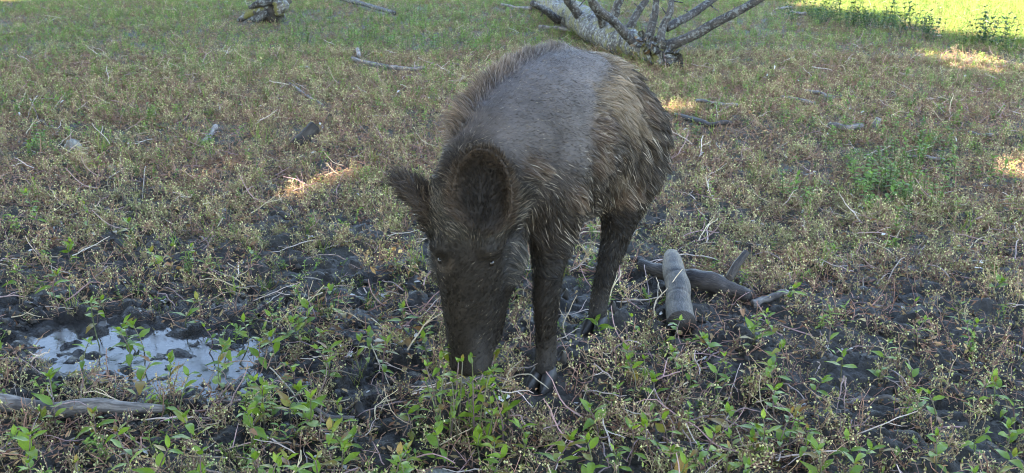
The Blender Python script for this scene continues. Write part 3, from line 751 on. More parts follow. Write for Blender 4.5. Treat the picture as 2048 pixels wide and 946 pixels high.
# ------------------------------------------------------------------ sticks, logs, driftwood
KEEP_CLEAR = []
def stick(name, pxs, rads, mat, label, cat, group=None, z=None, n=16, sides=8, wob=.012, noise=.22, nscale=14., seed=0, flat=1.0, sink=.75):
    pts = []
    if cat not in ('log',) and name != 'fallen_branch':      # snapped pieces: even thickness, blunt ragged ends
        rj = np.random.default_rng(seed+900); mu = .85*np.mean(rads); rads = [mu*rj.uniform(.78, 1.18) for _ in range(9)]; n = max(n, 26); wob = max(wob, .022)
    for k, (a_, b_) in enumerate(pxs):
        p_ = on_plane(a_, b_); r_ = np.interp(k/(len(pxs)-1), np.linspace(0, 1, len(rads)), rads)
        hz = float(ground_h(np.array([p_[0]]), np.array([p_[1]]), False)[0]); pts.append([p_[0], p_[1], hz+r_*sink*flat+(z[k] if z else 0)])
    pts = np.array(pts); c = pts.mean(0)*[1, 1, 0]; KEEP_CLEAR.append((pts[:, :2].copy(), max(rads)))
    return tag(obj(name, tube_mesh(name, pts-c, rads, mat, n, sides, wob, noise, nscale, seed, flat), loc=c), label, cat, group)
def sub_tube(parent, name, pts, rads, mat, seed=0, n=8, sides=7, noise=.2):
    return obj(name, tube_mesh(name, np.asarray(pts)-np.array(parent.location), rads, mat, n, sides, .0, noise, 14., seed), parent)

lg1 = stick('short_log', [(1338, 560), (1352, 605), (1362, 662)], list(np.interp(np.linspace(0, 1, 60), [0, .1, .4, 1], [.028, .036, .041, .046])*(1-.05*np.exp(-((np.arange(60)-25)/.8)**2)-.06*np.exp(-((np.arange(60)-41)/.8)**2))), M_LOG, 'short thick grey log with cracked bark lying on top of another log', 'log', n=60, sides=20, wob=.008, noise=.10, nscale=12, seed=4, z=[.10, .055, .02])
c_ = np.array(lg1.location)
for t_ in (.40, .62):                             # bark rings
    P_ = [on_plane(1338, 560)*(1-t_)+on_plane(1362, 662)*t_]
lg2 = stick('rotten_log', [(1275, 548), (1350, 566), (1420, 582), (1500, 600)], [.020, .030, .042, .036, .022], M_LOG, 'long rotten log with a snapped stub lying under the short log', 'log', n=40, sides=16, wob=.02, noise=.38, nscale=11, seed=9, z=[.035, .02, .01, .0])
s0 = on_plane(1455, 582)+[0, 0, .04]; sub_tube(lg2, 'stub', [s0, s0+[.03, .03, .045], s0+[.075, .07, .085]], [.017, .015, .013], M_LOG, 3)
stick('broken_branch_piece', [(1500, 612), (1535, 602), (1572, 592)], [.014, .019, .016], M_STICK, 'pale broken branch piece beside the end of the rotten log', 'stick', seed=5, sides=9, sink=1.7)
stick('rotten_bark_slab', [(1240, 512), (1285, 520), (1330, 542)], [.02, .035, .018], M_DARKW, 'dark rotten bark slab behind the two logs', 'bark', noise=.6, nscale=20, seed=6, flat=.6, sides=12, n=24)
stick('fallen_branch', [(-60, 822), (90, 824), (210, 826), (330, 828)], [.025, .024, .020, .010], M_STICK, 'smooth grey fallen branch lying in front of the puddle', 'branch', n=40, sides=12, wob=.015, seed=8, sink=1.5)
stick('pale_stick', [(706, 126), (760, 138), (815, 146), (848, 146)], [.018, .022, .024, .028], M_STICK, 'pale stick with a knobbed end lying in the weeds', 'stick', n=24, wob=.02, seed=11, sink=2.6)
stick('stick_stub', [(716, 112), (719, 122)], [.022, .02], M_STICK, 'small upright stub beside the pale knobbed stick', 'stick', seed=12, sink=2.5)
stick('thin_stick', [(578, 170), (610, 195), (648, 218)], [.008, .013, .010], M_STICK, 'thin grey stick with a crossing twig among dry stems', 'stick', seed=13, sink=3.0)
stick('bark_strip', [(1392, 216), (1430, 219), (1472, 224)], [.028, .033, .018], M_STICK, 'flat grey bark strip beside a sunlit patch', 'bark', seed=14, flat=.55, sink=3.2, sides=10)
stick('gnarled_branch', [(1350, 240), (1385, 252), (1420, 262), (1462, 264)], [.020, .030, .022, .018], M_LOG, 'gnarled dark branch lying below the bark strip', 'branch', seed=15, n=30, noise=.4, sink=2.2)
stick('half_buried_stick', [(1655, 262), (1690, 268), (1722, 264)], [.02, .032, .018], M_STICK, 'half buried grey stick next to an upright wood stub', 'stick', seed=16, noise=.4, sink=1.8)
wst = on_plane(1745, 262); wo_ = obj('wood_stub', tube_mesh('wood_stub', [(0, 0, -.02), (.01, 0, .04), (.035, .01, .085)], [.022, .022, .017], M_STICK, 10, 9, 0, .12, 15, 3), loc=(wst[0], wst[1], gh(wst[0], wst[1])))
tag(wo_, 'pale upright wood stub poking out of the weeds', 'stub')
stick('grey_stick', [(1610, 190), (1640, 200), (1665, 207)], [.014, .022, .012], M_STICK, 'grey stick lying in dry brown weeds below the sunlit meadow', 'stick', seed=17, sink=3)
stick('grey_stick', [(1560, 205), (1600, 215), (1630, 220)], [.014, .02, .012], M_STICK, 'short grey stick beside another among brown weeds', 'stick', seed=18, sink=3)
stick('brown_stick', [(1935, 276), (1960, 279), (1985, 281)], [.013, .017, .012], M_STICK, 'short brown stick lying alone in dry weeds', 'stick', seed=19, sink=3)
stick('reddish_stick', [(2028, 304), (2050, 308), (2080, 309)], [.014, .018, .014], M_RAW, 'reddish bare stick beside a sun fleck', 'stick', seed=20, sink=3)
stick('thin_branch', [(1815, 316), (1850, 324), (1885, 334)], [.008, .014, .010], M_STICK, 'thin curved branch lying behind the lush green weeds', 'branch', seed=21, sink=3.5)
stick('mossy_branch', [(652, -4), (690, 10), (740, 22), (790, 38)], [.05, .05, .036, .028], M_DEAD, 'long dark dead branch lying between the driftwood stump and the dead tree', 'branch', seed=22, n=34, sink=2.0)
stick('bare_stick', [(1079, 61), (1115, 65), (1158, 68)], [.022, .03, .024], M_STICK, 'bare pale stick lying beside the dead tree trunk', 'stick', seed=23, sink=2.2)
stick('pink_stick', [(1002, 16), (1030, 20), (1062, 26)], [.018, .026, .03], M_STICK, 'pinkish bare stick at the far end of the dead trunk', 'stick', seed=24, sink=2.0)
stick('twig', [(905, 128), (940, 134), (968, 138)], [.008, .012, .008], M_STICK, 'thin twig lying in weeds behind the mane of the boar', 'twig', seed=25, sink=2.0)
stick('wood_sliver', [(80, 250), (100, 260), (116, 268)], [.008, .014, .008], M_STICK, 'grey wood sliver lying behind the pale rock', 'wood', seed=26, sink=1.2)
stick('grey_twig', [(38, 290), (65, 300), (96, 306)], [.010, .013, .010], M_STICK, 'grey twig half covered by weeds beside the pale rock', 'twig', seed=27, sink=1.2)
stick('bark_piece', [(405, 285), (420, 276), (432, 266)], [.015, .022, .014], M_STICK, 'rough grey bark piece standing in dry weeds', 'bark', seed=28, noise=.4, z=[0, .01, .03])
stick('small_log_piece', [(545, 428), (565, 434), (580, 440)], [.018, .018, .016], M_DARKW, 'small dark wood piece with pale top in the mud', 'wood', seed=30, noise=.3, sides=10)
ds = on_plane(604, 292); dso = obj('dark_stump', tube_mesh('dark_stump', [(-.09, -.03, -.02), (0, 0, .05), (.075, .06, .12)], [.030, .040, .038], M_DARKW, 14, 10, 0, .3, 18, 5), loc=(ds[0], ds[1], gh(ds[0], ds[1])))
tag(dso, 'small dark leaning stump poking out of the mud', 'stump')
stick('mud_caked_stick', [(715, 815), (735, 835), (752, 852)], [.016, .018, .014], M_DARKW, 'dark mud caked stick end in front of the boar', 'stick', seed=31, noise=.3, z=[.02, .01, 0])
stick('grey_root', [(560, 810), (640, 822), (705, 834)], [.006, .009, .007], M_STICK, 'thin grey root lying across the mud beside the mud caked stick', 'root', seed=32, sink=2.0, n=24)
stick('grey_root', [(1690, 800), (1740, 795), (1800, 805)], [.006, .009, .007], M_STICK, 'thin pale root crossing the mud beside drooping pink stalks', 'root', seed=33, sink=2.0, n=24)
stick('far_stick', [(1560, 25), (1580, 20)], [.03, .02], M_STICK, 'short grey stick at the edge of the sunlit meadow', 'stick', seed=34, sink=2.5)
stick('far_stick', [(1580, 32), (1610, 36)], [.03, .02], M_STICK, 'grey stick lying flat in the shade below the meadow edge weeds', 'stick', seed=35, sink=2.5)

# driftwood stump
sx, sy, _ = on_plane(530, 46)
st_o = obj('driftwood_stump', None, loc=(sx, sy, 0)); st_o.empty_display_size = .2
tag(st_o, 'gnarled grey driftwood stump with hollow pale wood', 'stump')
obj('stump_body', tube_mesh('stump_body', [(.10, .1, .02), (.07, .05, .16), (.16, .12, .36), (.2, .15, .5)], [.17, .19, .16, .13], M_DARKW, 26, 18, .0, .55, 6., 2), st_o)
for k, (pts, rad) in enumerate([([(.1, -.02, .20), (-.05, -.12, .17), (-.2, -.15, .10), (-.28, -.16, .03)], [.07, .06, .045, .02]), ([(.12, -.1, .26), (.0, -.18, .25), (-.14, -.18, .20)], [.05, .05, .02]),
                                ([(.20, -.06, .30), (.24, -.14, .22), (.22, -.16, .10)], [.08, .09, .05]), ([(.05, -.12, .12), (-.06, -.2, .07), (-.16, -.22, .04)], [.05, .05, .02]), ([(.1, -.05, .36), (-.05, -.08, .38), (-.18, -.05, .42)], [.06, .05, .03])]):
    obj('root_prong', tube_mesh('root_prong', pts, rad, M_DEAD if k % 2 else M_TRUNK, 16, 10, .02, .35, 11., k+2), st_o)

# ------------------------------------------------------------------ stones
def mat_stone(name, c0, c1):
    m, ns, ls, b = new_mat(name); tc = nn(ns, 'ShaderNodeTexCoord')
    n1 = nn(ns, 'ShaderNodeTexNoise', Scale=25.0, Detail=7.0, Roughness=.7); ls.new(tc.outputs['Object'], n1.inputs['Vector'])
    r = ramp(ns, [(.35, c0), (.65, c1)]); ls.new(n1.outputs['Fac'], r.inputs[0]); ls.new(r.outputs[0], b.inputs['Base Color']); b.inputs['Roughness'].default_value = .75
    bp = nn(ns, 'ShaderNodeBump', Strength=.5, Distance=.006); ls.new(n1.outputs['Fac'], bp.inputs['Height']); ls.new(bp.outputs[0], b.inputs['Normal'])
    return m
M_STONE = mat_stone('pale_stone', (.16, .15, .12), (.34, .32, .27)); M_STONE_B = mat_stone('blue_grey_stone', (.20, .21, .22), (.40, .42, .44)); M_CLOD = mat_stone('mud_clod', (.035, .031, .027), (.095, .086, .075))
def lump(name, r, mat, seed, sq=(1, 1, .8), noise=.35, fr=2.2, n=14):
    th_ = np.linspace(0, math.pi, n+1)[1:-1]; ph = np.linspace(0, 2*math.pi, 2*n, endpoint=False)
    T_, P_ = np.meshgrid(th_, ph, indexing='ij'); d = np.stack([np.sin(T_)*np.cos(P_), np.sin(T_)*np.sin(P_), np.cos(T_)], -1).reshape(-1, 3)
    d = np.vstack([d, [[0, 0, 1], [0, 0, -1]]])
    k = 1+noise*np.abs(fbm(d[:, 0]*fr+seed*3.1, d[:, 1]*fr, 3, d[:, 2]*fr))*2-noise*.5
    q_ = []; m = 2*n; nr_ = n-1
    for a_ in range(nr_-1):
        for b_ in range(m): q_.append([a_*m+b_, (a_+1)*m+b_, (a_+1)*m+(b_+1) % m, a_*m+(b_+1) % m])
    t_ = [[len(d)-2, b_, (b_+1) % m] for b_ in range(m)]+[[len(d)-1, (nr_-1)*m+(b_+1) % m, (nr_-1)*m+b_] for b_ in range(m)]
    return np_mesh(name, d*k[:, None]*r*np.array(sq), [np.array(q_), np.array(t_)], mat)
def stone(name, px, py, r, mat, label, cat='stone', sq=(1, .9, .75), seed=1, sink=.35, noise=.35, fr=2.2):
    p_ = on_plane(px, py)
    return tag(obj(name, lump(name, r, mat, seed, sq, noise, fr), loc=(p_[0], p_[1], gh(p_[0], p_[1])+r*sq[2]*sink), rot=(0, 0, seed)), label, cat)
stone('pale_rock', 148, 303, .062, M_STONE, 'pale beige pitted rock lying on the weedy ground', sq=(1, .8, .85), seed=2)
stone('blue_stone', 444, 420, .024, M_STONE_B, 'small pale blue stone in the mud', sq=(1.2, .9, .6), seed=3)
stone('white_stone', 608, 138, .05, M_STONE_B, 'flat whitish stone among green weeds', sq=(1.2, 1, .4), seed=4)
stone('mud_stone', 880, 946, .06, M_STONE, 'mud streaked grey stone in the foreground mud', sq=(1.3, .9, .6), seed=5, sink=.2)
stone('round_stone', 1180, 490, .032, M_STONE, 'rounded brown stone on the ground between the front and hind legs', sq=(1.3, .9, .8), seed=6)
stone('flat_stone', 222, 338, .035, M_STONE, 'small angular grey stone near the pale rock', sq=(1, .8, .7), seed=7, noise=.5)
stone('round_clod', 2022, 512, .025, M_CLOD, 'round dark clod sitting on dry weeds', cat='clod', seed=8)
# ------------------------------------------------------------------ ground cover nobody could count: scattered by geometry nodes
class MB:
    def __init__(s): s.V = []; s.Q = []; s.T = []; s.C = []; s.n = 0
    def add(s, V, F3, F4, C):
        V = np.asarray(V, float); s.V.append(V); s.C.append(np.broadcast_to(np.asarray(C, float), (len(V), 3)) if np.ndim(C) < 2 else np.asarray(C))
        if len(F3): s.T.append(np.asarray(F3)+s.n)
        if len(F4): s.Q.append(np.asarray(F4)+s.n)
        s.n += len(V)
    def stem(s, pts, r0, r1, c0, c1, sides=3):
        V_, (Q_, _t), _a = tube(pts, np.linspace(r0, r1, len(pts)), sides, cap=False)
        w = np.repeat(np.linspace(0, 1, len(pts)), sides)[:, None]
        s.add(V_, [], Q_, np.array(c0)*(1-w)+np.array(c1)*w)
    def leaf(s, p, d, l, w, c, up=(0, 0, 1), curl=.0, rg=None):
        d = np.asarray(d, float); d = d/np.linalg.norm(d); sd = np.cross(d, up); nrm = np.linalg.norm(sd)
        sd = sd/nrm if nrm > 1e-3 else np.array([1., 0, 0]); u = np.cross(sd, d); p = np.asarray(p, float)
        m1 = p+d*l*.35+u*l*.04; m2 = p+d*l*.7-u*l*curl*.4
        V_ = [p, m1+sd*w*.5+u*w*.15, m1-sd*w*.5+u*w*.15, m1, m2+sd*w*.38+u*w*.1, m2-sd*w*.38+u*w*.1, m2, p+d*l-u*l*curl]
        s.add(V_, [[0, 3, 1], [0, 2, 3], [4, 6, 7], [6, 5, 7]], [[1, 3, 6, 4], [3, 2, 5, 6]], c)
    def bud(s, p, r, c):
        o = np.array([[1, 0, 0], [-1, 0, 0], [0, 1, 0], [0, -1, 0], [0, 0, 1.2], [0, 0, -1.2]])*r
        s.add(np.asarray(p)+o, [[0, 2, 4], [2, 1, 4], [1, 3, 4], [3, 0, 4], [2, 0, 5], [1, 2, 5], [3, 1, 5], [0, 3, 5]], [], c)
    def arrays(s): return (np.vstack(s.V), [np.vstack(s.Q) if s.Q else np.zeros((0, 4), int), np.vstack(s.T) if s.T else np.zeros((0, 3), int)], np.vstack(s.C))
def curve(p, d, l, n, bend, rg):
    P_ = [np.array(p, float)]; d = np.array(d, float); d /= np.linalg.norm(d)
    for k in range(n):
        P_.append(P_[-1]+d*l/n); d = d+rg.normal(size=3)*bend; d /= np.linalg.norm(d)
    return np.array(P_)
def v_seed(seed):                                 # dry branching weed with tiny seed capsules
    rg = np.random.default_rng(seed); m = MB()
    for k in range(rg.integers(2, 4)):
        d = rg.normal(size=3)*.55+[0, 0, 1]; L = rg.uniform(.05, .11)
        red = rg.random(); c0 = np.array([.17, .10, .09])*(1-red)+np.array([.24, .18, .12])*red
        P_ = curve((*(rg.normal(size=2)*.008), -.01), d, L, 5, .22, rg); m.stem(P_, .0014, .0008, c0, c0*1.3)
        for q_ in range(rg.integers(6, 10)):
            b_ = P_[rg.integers(1, 6)]; e = rg.normal(size=3)*.8+[0, 0, .7]; l = rg.uniform(.012, .035)
            B_ = curve(b_, e, l, 2, .3, rg); m.stem(B_, .0008, .0005, c0*1.1, c0*1.4)
            for w in range(rg.integers(1, 4)):
                if rg.random() < .35: m.leaf(B_[-1], rg.normal(size=3)+[0, 0, .3], rg.uniform(.006, .012), .004, np.array([.20, .21, .07])*rg.uniform(.7, 1.2))
                else: m.bud(B_[rg.integers(1, 3)]+rg.normal(size=3)*.004, rg.uniform(.0014, .0028), np.array([.46, .43, .25])*rg.uniform(.6, 1.1))
    return m.arrays()
def v_mat(seed):                                  # low mat of shrivelled brown leaves and lying stems
    rg = np.random.default_rng(seed); m = MB()
    for k in range(26):
        p = np.array([*(rg.normal(size=2)*.045), rg.uniform(.002, .03)]); d = rg.normal(size=3)*[1, 1, .6]
        pal = [(.15, .085, .055), (.20, .13, .08), (.10, .06, .045), (.24, .18, .10), (.17, .15, .07)][rg.integers(5)]
        m.leaf(p, d, rg.uniform(.008, .022), rg.uniform(.003, .007), np.array(pal)*rg.uniform(.7, 1.2), up=rg.normal(size=3), curl=rg.uniform(-.3, .5))
    for k in range(9):
        p = np.array([*(rg.normal(size=2)*.035), rg.uniform(.0, .015)]); c = np.array([.20, .125, .10])*rg.uniform(.7, 1.3)
        m.stem(curve(p, rg.normal(size=3)*[1, 1, .5]+[0, 0, .25], rg.uniform(.03, .09), 4, .3, rg), .0012, .0008, c, c*1.2)
    return m.arrays()
def v_green(seed):                                # small upright weed with paired green leaves
    rg = np.random.default_rng(seed); m = MB()
    for k in range(rg.integers(1, 4)):
        d = rg.normal(size=3)*.35+[0, 0, 1]; L = rg.uniform(.03, .075)
        P_ = curve((*(rg.normal(size=2)*.02), -.005), d, L, 4, .15, rg); m.stem(P_, .0013, .001, (.12, .11, .06), (.12, .18, .05))
        for q_ in range(1, 5):
            a_ = rg.uniform(0, 6.3)
            for h_ in (0, math.pi):
                g = np.array([[.10, .19, .04], [.14, .23, .05], [.19, .24, .06], [.08, .15, .045]][rg.integers(4)])
                m.leaf(P_[q_], [math.cos(a_+h_), math.sin(a_+h_), rg.uniform(.1, .8)], rg.uniform(.010, .020), rg.uniform(.005, .009), g*rg.uniform(.8, 1.15), curl=rg.uniform(0, .3))
    return m.arrays()
def v_grass(seed):
    rg = np.random.default_rng(seed); m = MB()
    for k in range(11):
        c = np.array([[.12, .20, .04], [.17, .24, .06], [.25, .22, .09]][rg.integers(3)])
        P_ = curve((*(rg.normal(size=2)*.012), -.005), rg.normal(size=3)*.45+[0, 0, 1], rg.uniform(.04, .11), 4, .14, rg); m.stem(P_, .0016, .0004, c*.8, c*1.15)
    return m.arrays()
def v_stalk(seed):                                # lying dry stalks
    rg = np.random.default_rng(seed); m = MB()
    c = np.array([[.30, .20, .19], [.36, .30, .20], [.22, .14, .13], [.40, .34, .30]][seed % 4])
    a_ = rg.uniform(0, 6.3); P_ = curve((0, 0, .012), (math.cos(a_), math.sin(a_), rg.uniform(0, .35)), rg.uniform(.07, .17), 6, .22, rg); P_[:, 2] = np.abs(P_[:, 2]); m.stem(P_, .0020, .0011, c, c*.9, 4)
    if rg.random() < .6: m.stem(curve(P_[3], rg.normal(size=3)*[1, 1, .4], .05, 3, .2, rg), .0013, .0007, c, c)
    return m.arrays()
def v_clod(seed):
    rg = np.random.default_rng(seed); me = lump('tmp', .011, M_CLOD, seed, (1.25, .95, .65), .7, 1.7, 6)
    V_ = np.zeros(len(me.vertices)*3, np.float32); me.vertices.foreach_get('co', V_); V_ = V_.reshape(-1, 3)
    Q_ = [list(p.vertices) for p in me.polygons if len(p.vertices) == 4]; T_ = [list(p.vertices) for p in me.polygons if len(p.vertices) == 3]
    bpy.data.meshes.remove(me)
    k = (.75+.5*perlin(V_[:, 0]*300, V_[:, 1]*300, V_[:, 2]*300+seed))[:, None]
    return V_, [np.array(Q_), np.array(T_)], np.array([.050, .043, .036])*k
def v_dead(seed):                                 # single fallen leaves
    rg = np.random.default_rng(seed); m = MB()
    for k in range(3):
        pal = [(.26, .15, .05), (.17, .09, .045), (.34, .27, .12), (.38, .36, .33)][rg.integers(4)]
        m.leaf((*(rg.normal(size=2)*.05), .008), rg.normal(size=3)*[1, 1, .4], rg.uniform(.015, .03), rg.uniform(.008, .014), pal, up=rg.normal(size=3)*.5+[0, 0, 1], curl=rg.uniform(-.2, .5))
    return m.arrays()

def gn_group(nvar):
    g = bpy.data.node_groups.new('scatter_plants', 'GeometryNodeTree')
    g.interface.new_socket('Geometry', in_out='INPUT', socket_type='NodeSocketGeometry'); g.interface.new_socket('Geometry', in_out='OUTPUT', socket_type='NodeSocketGeometry')
    N, Lk = g.nodes, g.links; gi = N.new('NodeGroupInput'); go = N.new('NodeGroupOutput')
    def attr(name, dt_):
        a_ = N.new('GeometryNodeInputNamedAttribute'); a_.data_type = dt_; a_.inputs['Name'].default_value = name; return a_.outputs[0]
    vk = attr('vk', 'INT'); jn = N.new('GeometryNodeJoinGeometry')
    def sep(k):
        s_ = N.new('GeometryNodeSeparateGeometry'); s_.domain = 'POINT'; c = N.new('FunctionNodeCompare'); c.data_type = 'INT'; c.operation = 'EQUAL'
        Lk.new(vk, c.inputs[2]); c.inputs[3].default_value = k; Lk.new(gi.outputs[0], s_.inputs[0]); Lk.new(c.outputs[0], s_.inputs['Selection']); return s_.outputs[0]
    for k in reversed(range(nvar)):
        ti = N.new('GeometryNodeGeometryToInstance'); Lk.new(sep(k), ti.inputs[0]); Lk.new(ti.outputs[0], jn.inputs[0])
    iop = N.new('GeometryNodeInstanceOnPoints'); Lk.new(sep(-1), iop.inputs['Points']); Lk.new(jn.outputs[0], iop.inputs['Instance'])
    iop.inputs['Pick Instance'].default_value = True
    Lk.new(attr('pick', 'INT'), iop.inputs['Instance Index']); Lk.new(attr('rot', 'FLOAT_VECTOR'), iop.inputs['Rotation']); Lk.new(attr('scl', 'FLOAT_VECTOR'), iop.inputs['Scale'])
    Lk.new(iop.outputs[0], go.inputs[0]); return g
def scatter(name, variants, P_, scl, tint, mat, label, cat, tilt=.15, seed=0):
    rg = np.random.default_rng(seed+100); n = len(P_); nv = len(variants)
    V_, Q_, T_, C_, K_ = [], [], [], [], []; off = 0
    for k, (v, f, c) in enumerate(variants):
        V_.append(v); C_.append(c); K_.append(np.full(len(v), k))
        if len(f[0]): Q_.append(f[0]+off)
        if len(f[1]): T_.append(f[1]+off)
        off += len(v)
    V_.append(P_); C_.append(np.ones((n, 3))); K_.append(np.full(n, -1))
    V_ = np.vstack(V_); m = len(V_)
    rot = np.zeros((m, 3)); rot[off:] = np.stack([rg.normal(size=n)*tilt, rg.normal(size=n)*tilt, rg.uniform(0, 6.3, n)], 1)
    sc_ = np.ones((m, 3)); sc_[off:] = np.asarray(scl)[:, None]
    tn = np.ones((m, 3)); tn[off:] = tint
    pk = np.zeros(m, int); pk[off:] = rg.integers(0, nv, n)
    fs = [np.vstack(Q_) if Q_ else np.zeros((0, 4), int), np.vstack(T_) if T_ else np.zeros((0, 3), int)]
    me = np_mesh(name, V_, fs, mat, cols=np.vstack(C_), smooth=(name == 'mud_crumbs'), attrs={'vk': ('INT', np.concatenate(K_)), 'rot': ('FLOAT_VECTOR', rot), 'scl': ('FLOAT_VECTOR', sc_), 'tint': ('FLOAT_VECTOR', tn), 'pick': ('INT', pk)})
    o = obj(name, me); md = o.modifiers.new('scatter', 'NODES'); md.node_group = gn_group(nv)
    return tag(o, label, cat, kind='stuff')
def field_points(n, r0, r1, seed, half=.64, power=1.0):
    rg = np.random.default_rng(seed); u = rg.random(n)**power
    r = np.sqrt(r0*r0+u*(r1*r1-r0*r0)); a_ = rg.uniform(-half, half, n)
    return np.stack([r*np.sin(a_), r*np.cos(a_)], 1), rg
lit = lambda P_: (P_[:, 0]-4.35)-(15.3-P_[:, 1])*.21
def clear(P_):                                   # keep roots out of hooves, logs and open water
    k = pud(P_[:, 0], P_[:, 1]) > .95
    for hx, hy in HOOF_XY: k &= np.hypot(P_[:, 0]-hx, (P_[:, 1]-hy+.05)*.8) > .085
    for path, r_ in KEEP_CLEAR:
        for a_, b_ in zip(path[:-1], path[1:]):
            d = b_-a_; t_ = np.clip(((P_-a_)@d)/(d@d), 0, 1); k &= np.linalg.norm(P_-a_-t_[:, None]*d, axis=1) > r_*1.1+.012
    return k
def place(bands, seed, dens):
    out = []
    for q_, (r0, r1, per) in enumerate(bands):
        hw = .64 if r0 < 5 else .82; n = int(per*hw*(r1*r1-r0*r0)); P_, rg = field_points(n, r0, r1, seed*31+q_, hw); out.append(P_[rg.random(n) < dens(P_[:, 0], P_[:, 1])])
    P_ = np.vstack(out); P_ = P_[clear(P_)]
    return np.column_stack([P_, ground_h(P_[:, 0], P_[:, 1])-.004])
nz = lambda P_, k, o_: fbm(P_[:, 0]*k+o_, P_[:, 1]*k-o_, 3)
def tintf(P_, base, warm, green, seed):
    rg = np.random.default_rng(seed); n = nz(P_, .7, 11.0); b_ = rg.uniform(.65, 1.3, len(P_))
    w = np.clip(.42+.4*sstep(6, 13, P_[:, 1])+.7*n+rg.normal(size=len(P_))*.25, 0, 1)[:, None]
    g = (np.array(warm)*(1-w)+np.array(green)*w)*base
    return g*b_[:, None]*1.25

# dry seed weed
P_ = place([(1.5, 5, 500), (5, 10, 220), (10, 19, 45)], 1, lambda x, y: np.clip(.30+.55*veg_amt(x, y)+.75*fbm(x*1.1, y*1.1, 2), .16, 1)*np.where(lit(np.stack([x, y], 1)) > 0, .15, 1))
scatter('seed_weeds', [v_seed(k) for k in range(8)], P_, np.random.default_rng(1).uniform(.65, 1.35, len(P_)), tintf(P_, 1.0, (1.15, 1.03, .92), (1.0, 1.1, .85), 1), M_WEED, 'fine dry weeds with tiny seed capsules covering the ground', 'weeds', .2, 1)
# brown mat
P_ = place([(1.5, 5, 230), (5, 10, 260), (10, 19, 90)], 2, lambda x, y: np.clip(.22+.75*veg_amt(x, y)+.75*fbm(x*.9+5, y*.9, 2), .20, 1)*np.where(lit(np.stack([x, y], 1)) > 0, .3, 1))
scatter('dry_weed_mat', [v_mat(k+20) for k in range(8)], P_, np.random.default_rng(2).uniform(.7, 1.5, len(P_)), tintf(P_, 1.0, (1.22, 1.05, .95), (1.05, 1.05, .85), 2), M_WEED, 'low reddish brown mat of shrivelled weeds over the mud', 'weeds', .15, 2)
# small green weeds
P_ = place([(1.5, 5, 150), (5, 10, 230), (10, 19, 190)], 3, lambda x, y: np.clip(.10+.75*veg_amt(x, y)*sstep(3, 12, y)+.8*fbm(x*.8+9, y*.8, 2)-.05, .08, 1))
scatter('small_green_weeds', [v_green(k+40) for k in range(8)], P_, np.random.default_rng(3).uniform(.7, 1.5, len(P_)), tintf(P_, 1.0, (1.2, 1.0, .85), (1.08, 1.03, .9), 3), M_WEED, 'small green leafy weeds spread through the dry ground cover', 'weeds', .2, 3)
P_ = place([(1.5, 5, 14), (5, 10, 30), (10, 19, 35)], 4, lambda x, y: np.clip(.3+1.2*fbm(x*.6+30, y*.6, 2), .02, 1))
scatter('grass_tufts', [v_grass(k+60) for k in range(5)], P_, np.random.default_rng(4).uniform(.6, 1.3, len(P_)), tintf(P_, 1.0, (1.15, 1.0, .8), (.95, 1.05, .8), 4), M_WEED, 'thin green grass tufts among the weeds', 'grass', .15, 4)
P_ = place([(1.5, 5, 130), (5, 10, 60), (10, 16, 12)], 5, lambda x, y: np.clip(.5+.8*fbm(x*.7+50, y*.7, 2), .1, 1)); P_[:, 2] += .012
scatter('fallen_stalks', [v_stalk(k+80) for k in range(12)], P_, np.random.default_rng(5).uniform(.6, 1.4, len(P_)), tintf(P_, 1.0, (1.05, .95, .95), (1, 1, .9), 5), M_LITTER, 'pale and pinkish dry stalks strewn over the mud', 'litter', .25, 5)
P_ = place([(1.5, 5, 420), (5, 9, 110)], 6, lambda x, y: np.clip(1.0-.85*veg_amt(x, y)+.3*fbm(x*2, y*2, 2), .05, 1)); P_[:, 2] += .003
scatter('mud_crumbs', [v_clod(k+100) for k in range(8)], P_, np.random.default_rng(6).uniform(.25, 1.0, len(P_))**2*1.3+.12, tintf(P_, 1.0, (1, .97, .93), (1.05, 1, .95), 6), M_MUDC, 'loose mud crumbs scattered over the wet ground', 'mud', .5, 6)
P_ = place([(1.5, 5, 30), (5, 10, 10)], 7, lambda x, y: np.full(len(x), .7)); P_[:, 2] += .008
scatter('fallen_leaves', [v_dead(k+120) for k in range(6)], P_, np.random.default_rng(7).uniform(.7, 1.4, len(P_)), tintf(P_, 1.0, (1, 1, 1), (1, 1, 1), 7), M_LITTER, 'small yellow and brown fallen leaves on the mud', 'leaves', .3, 7)
# lush sunlit meadow
P_, rg = field_points(60000, 9.5, 26, 77); P_ = P_[lit(P_)+.3*np.sin(P_[:, 1]*2) > -.6][:26000]
P_ = np.column_stack([P_, ground_h(P_[:, 0], P_[:, 1])-.004])
scatter('meadow_grass', [v_grass(k+160) for k in range(4)]+[v_green(k+170) for k in range(4)], P_, rg.uniform(.8, 1.9, len(P_)), tintf(P_, .9, (1.3, 1.08, .9), (1.05, 1.05, .9), 8), M_WEED, 'short bright green meadow grass lit by the sun', 'grass', .2, 8)
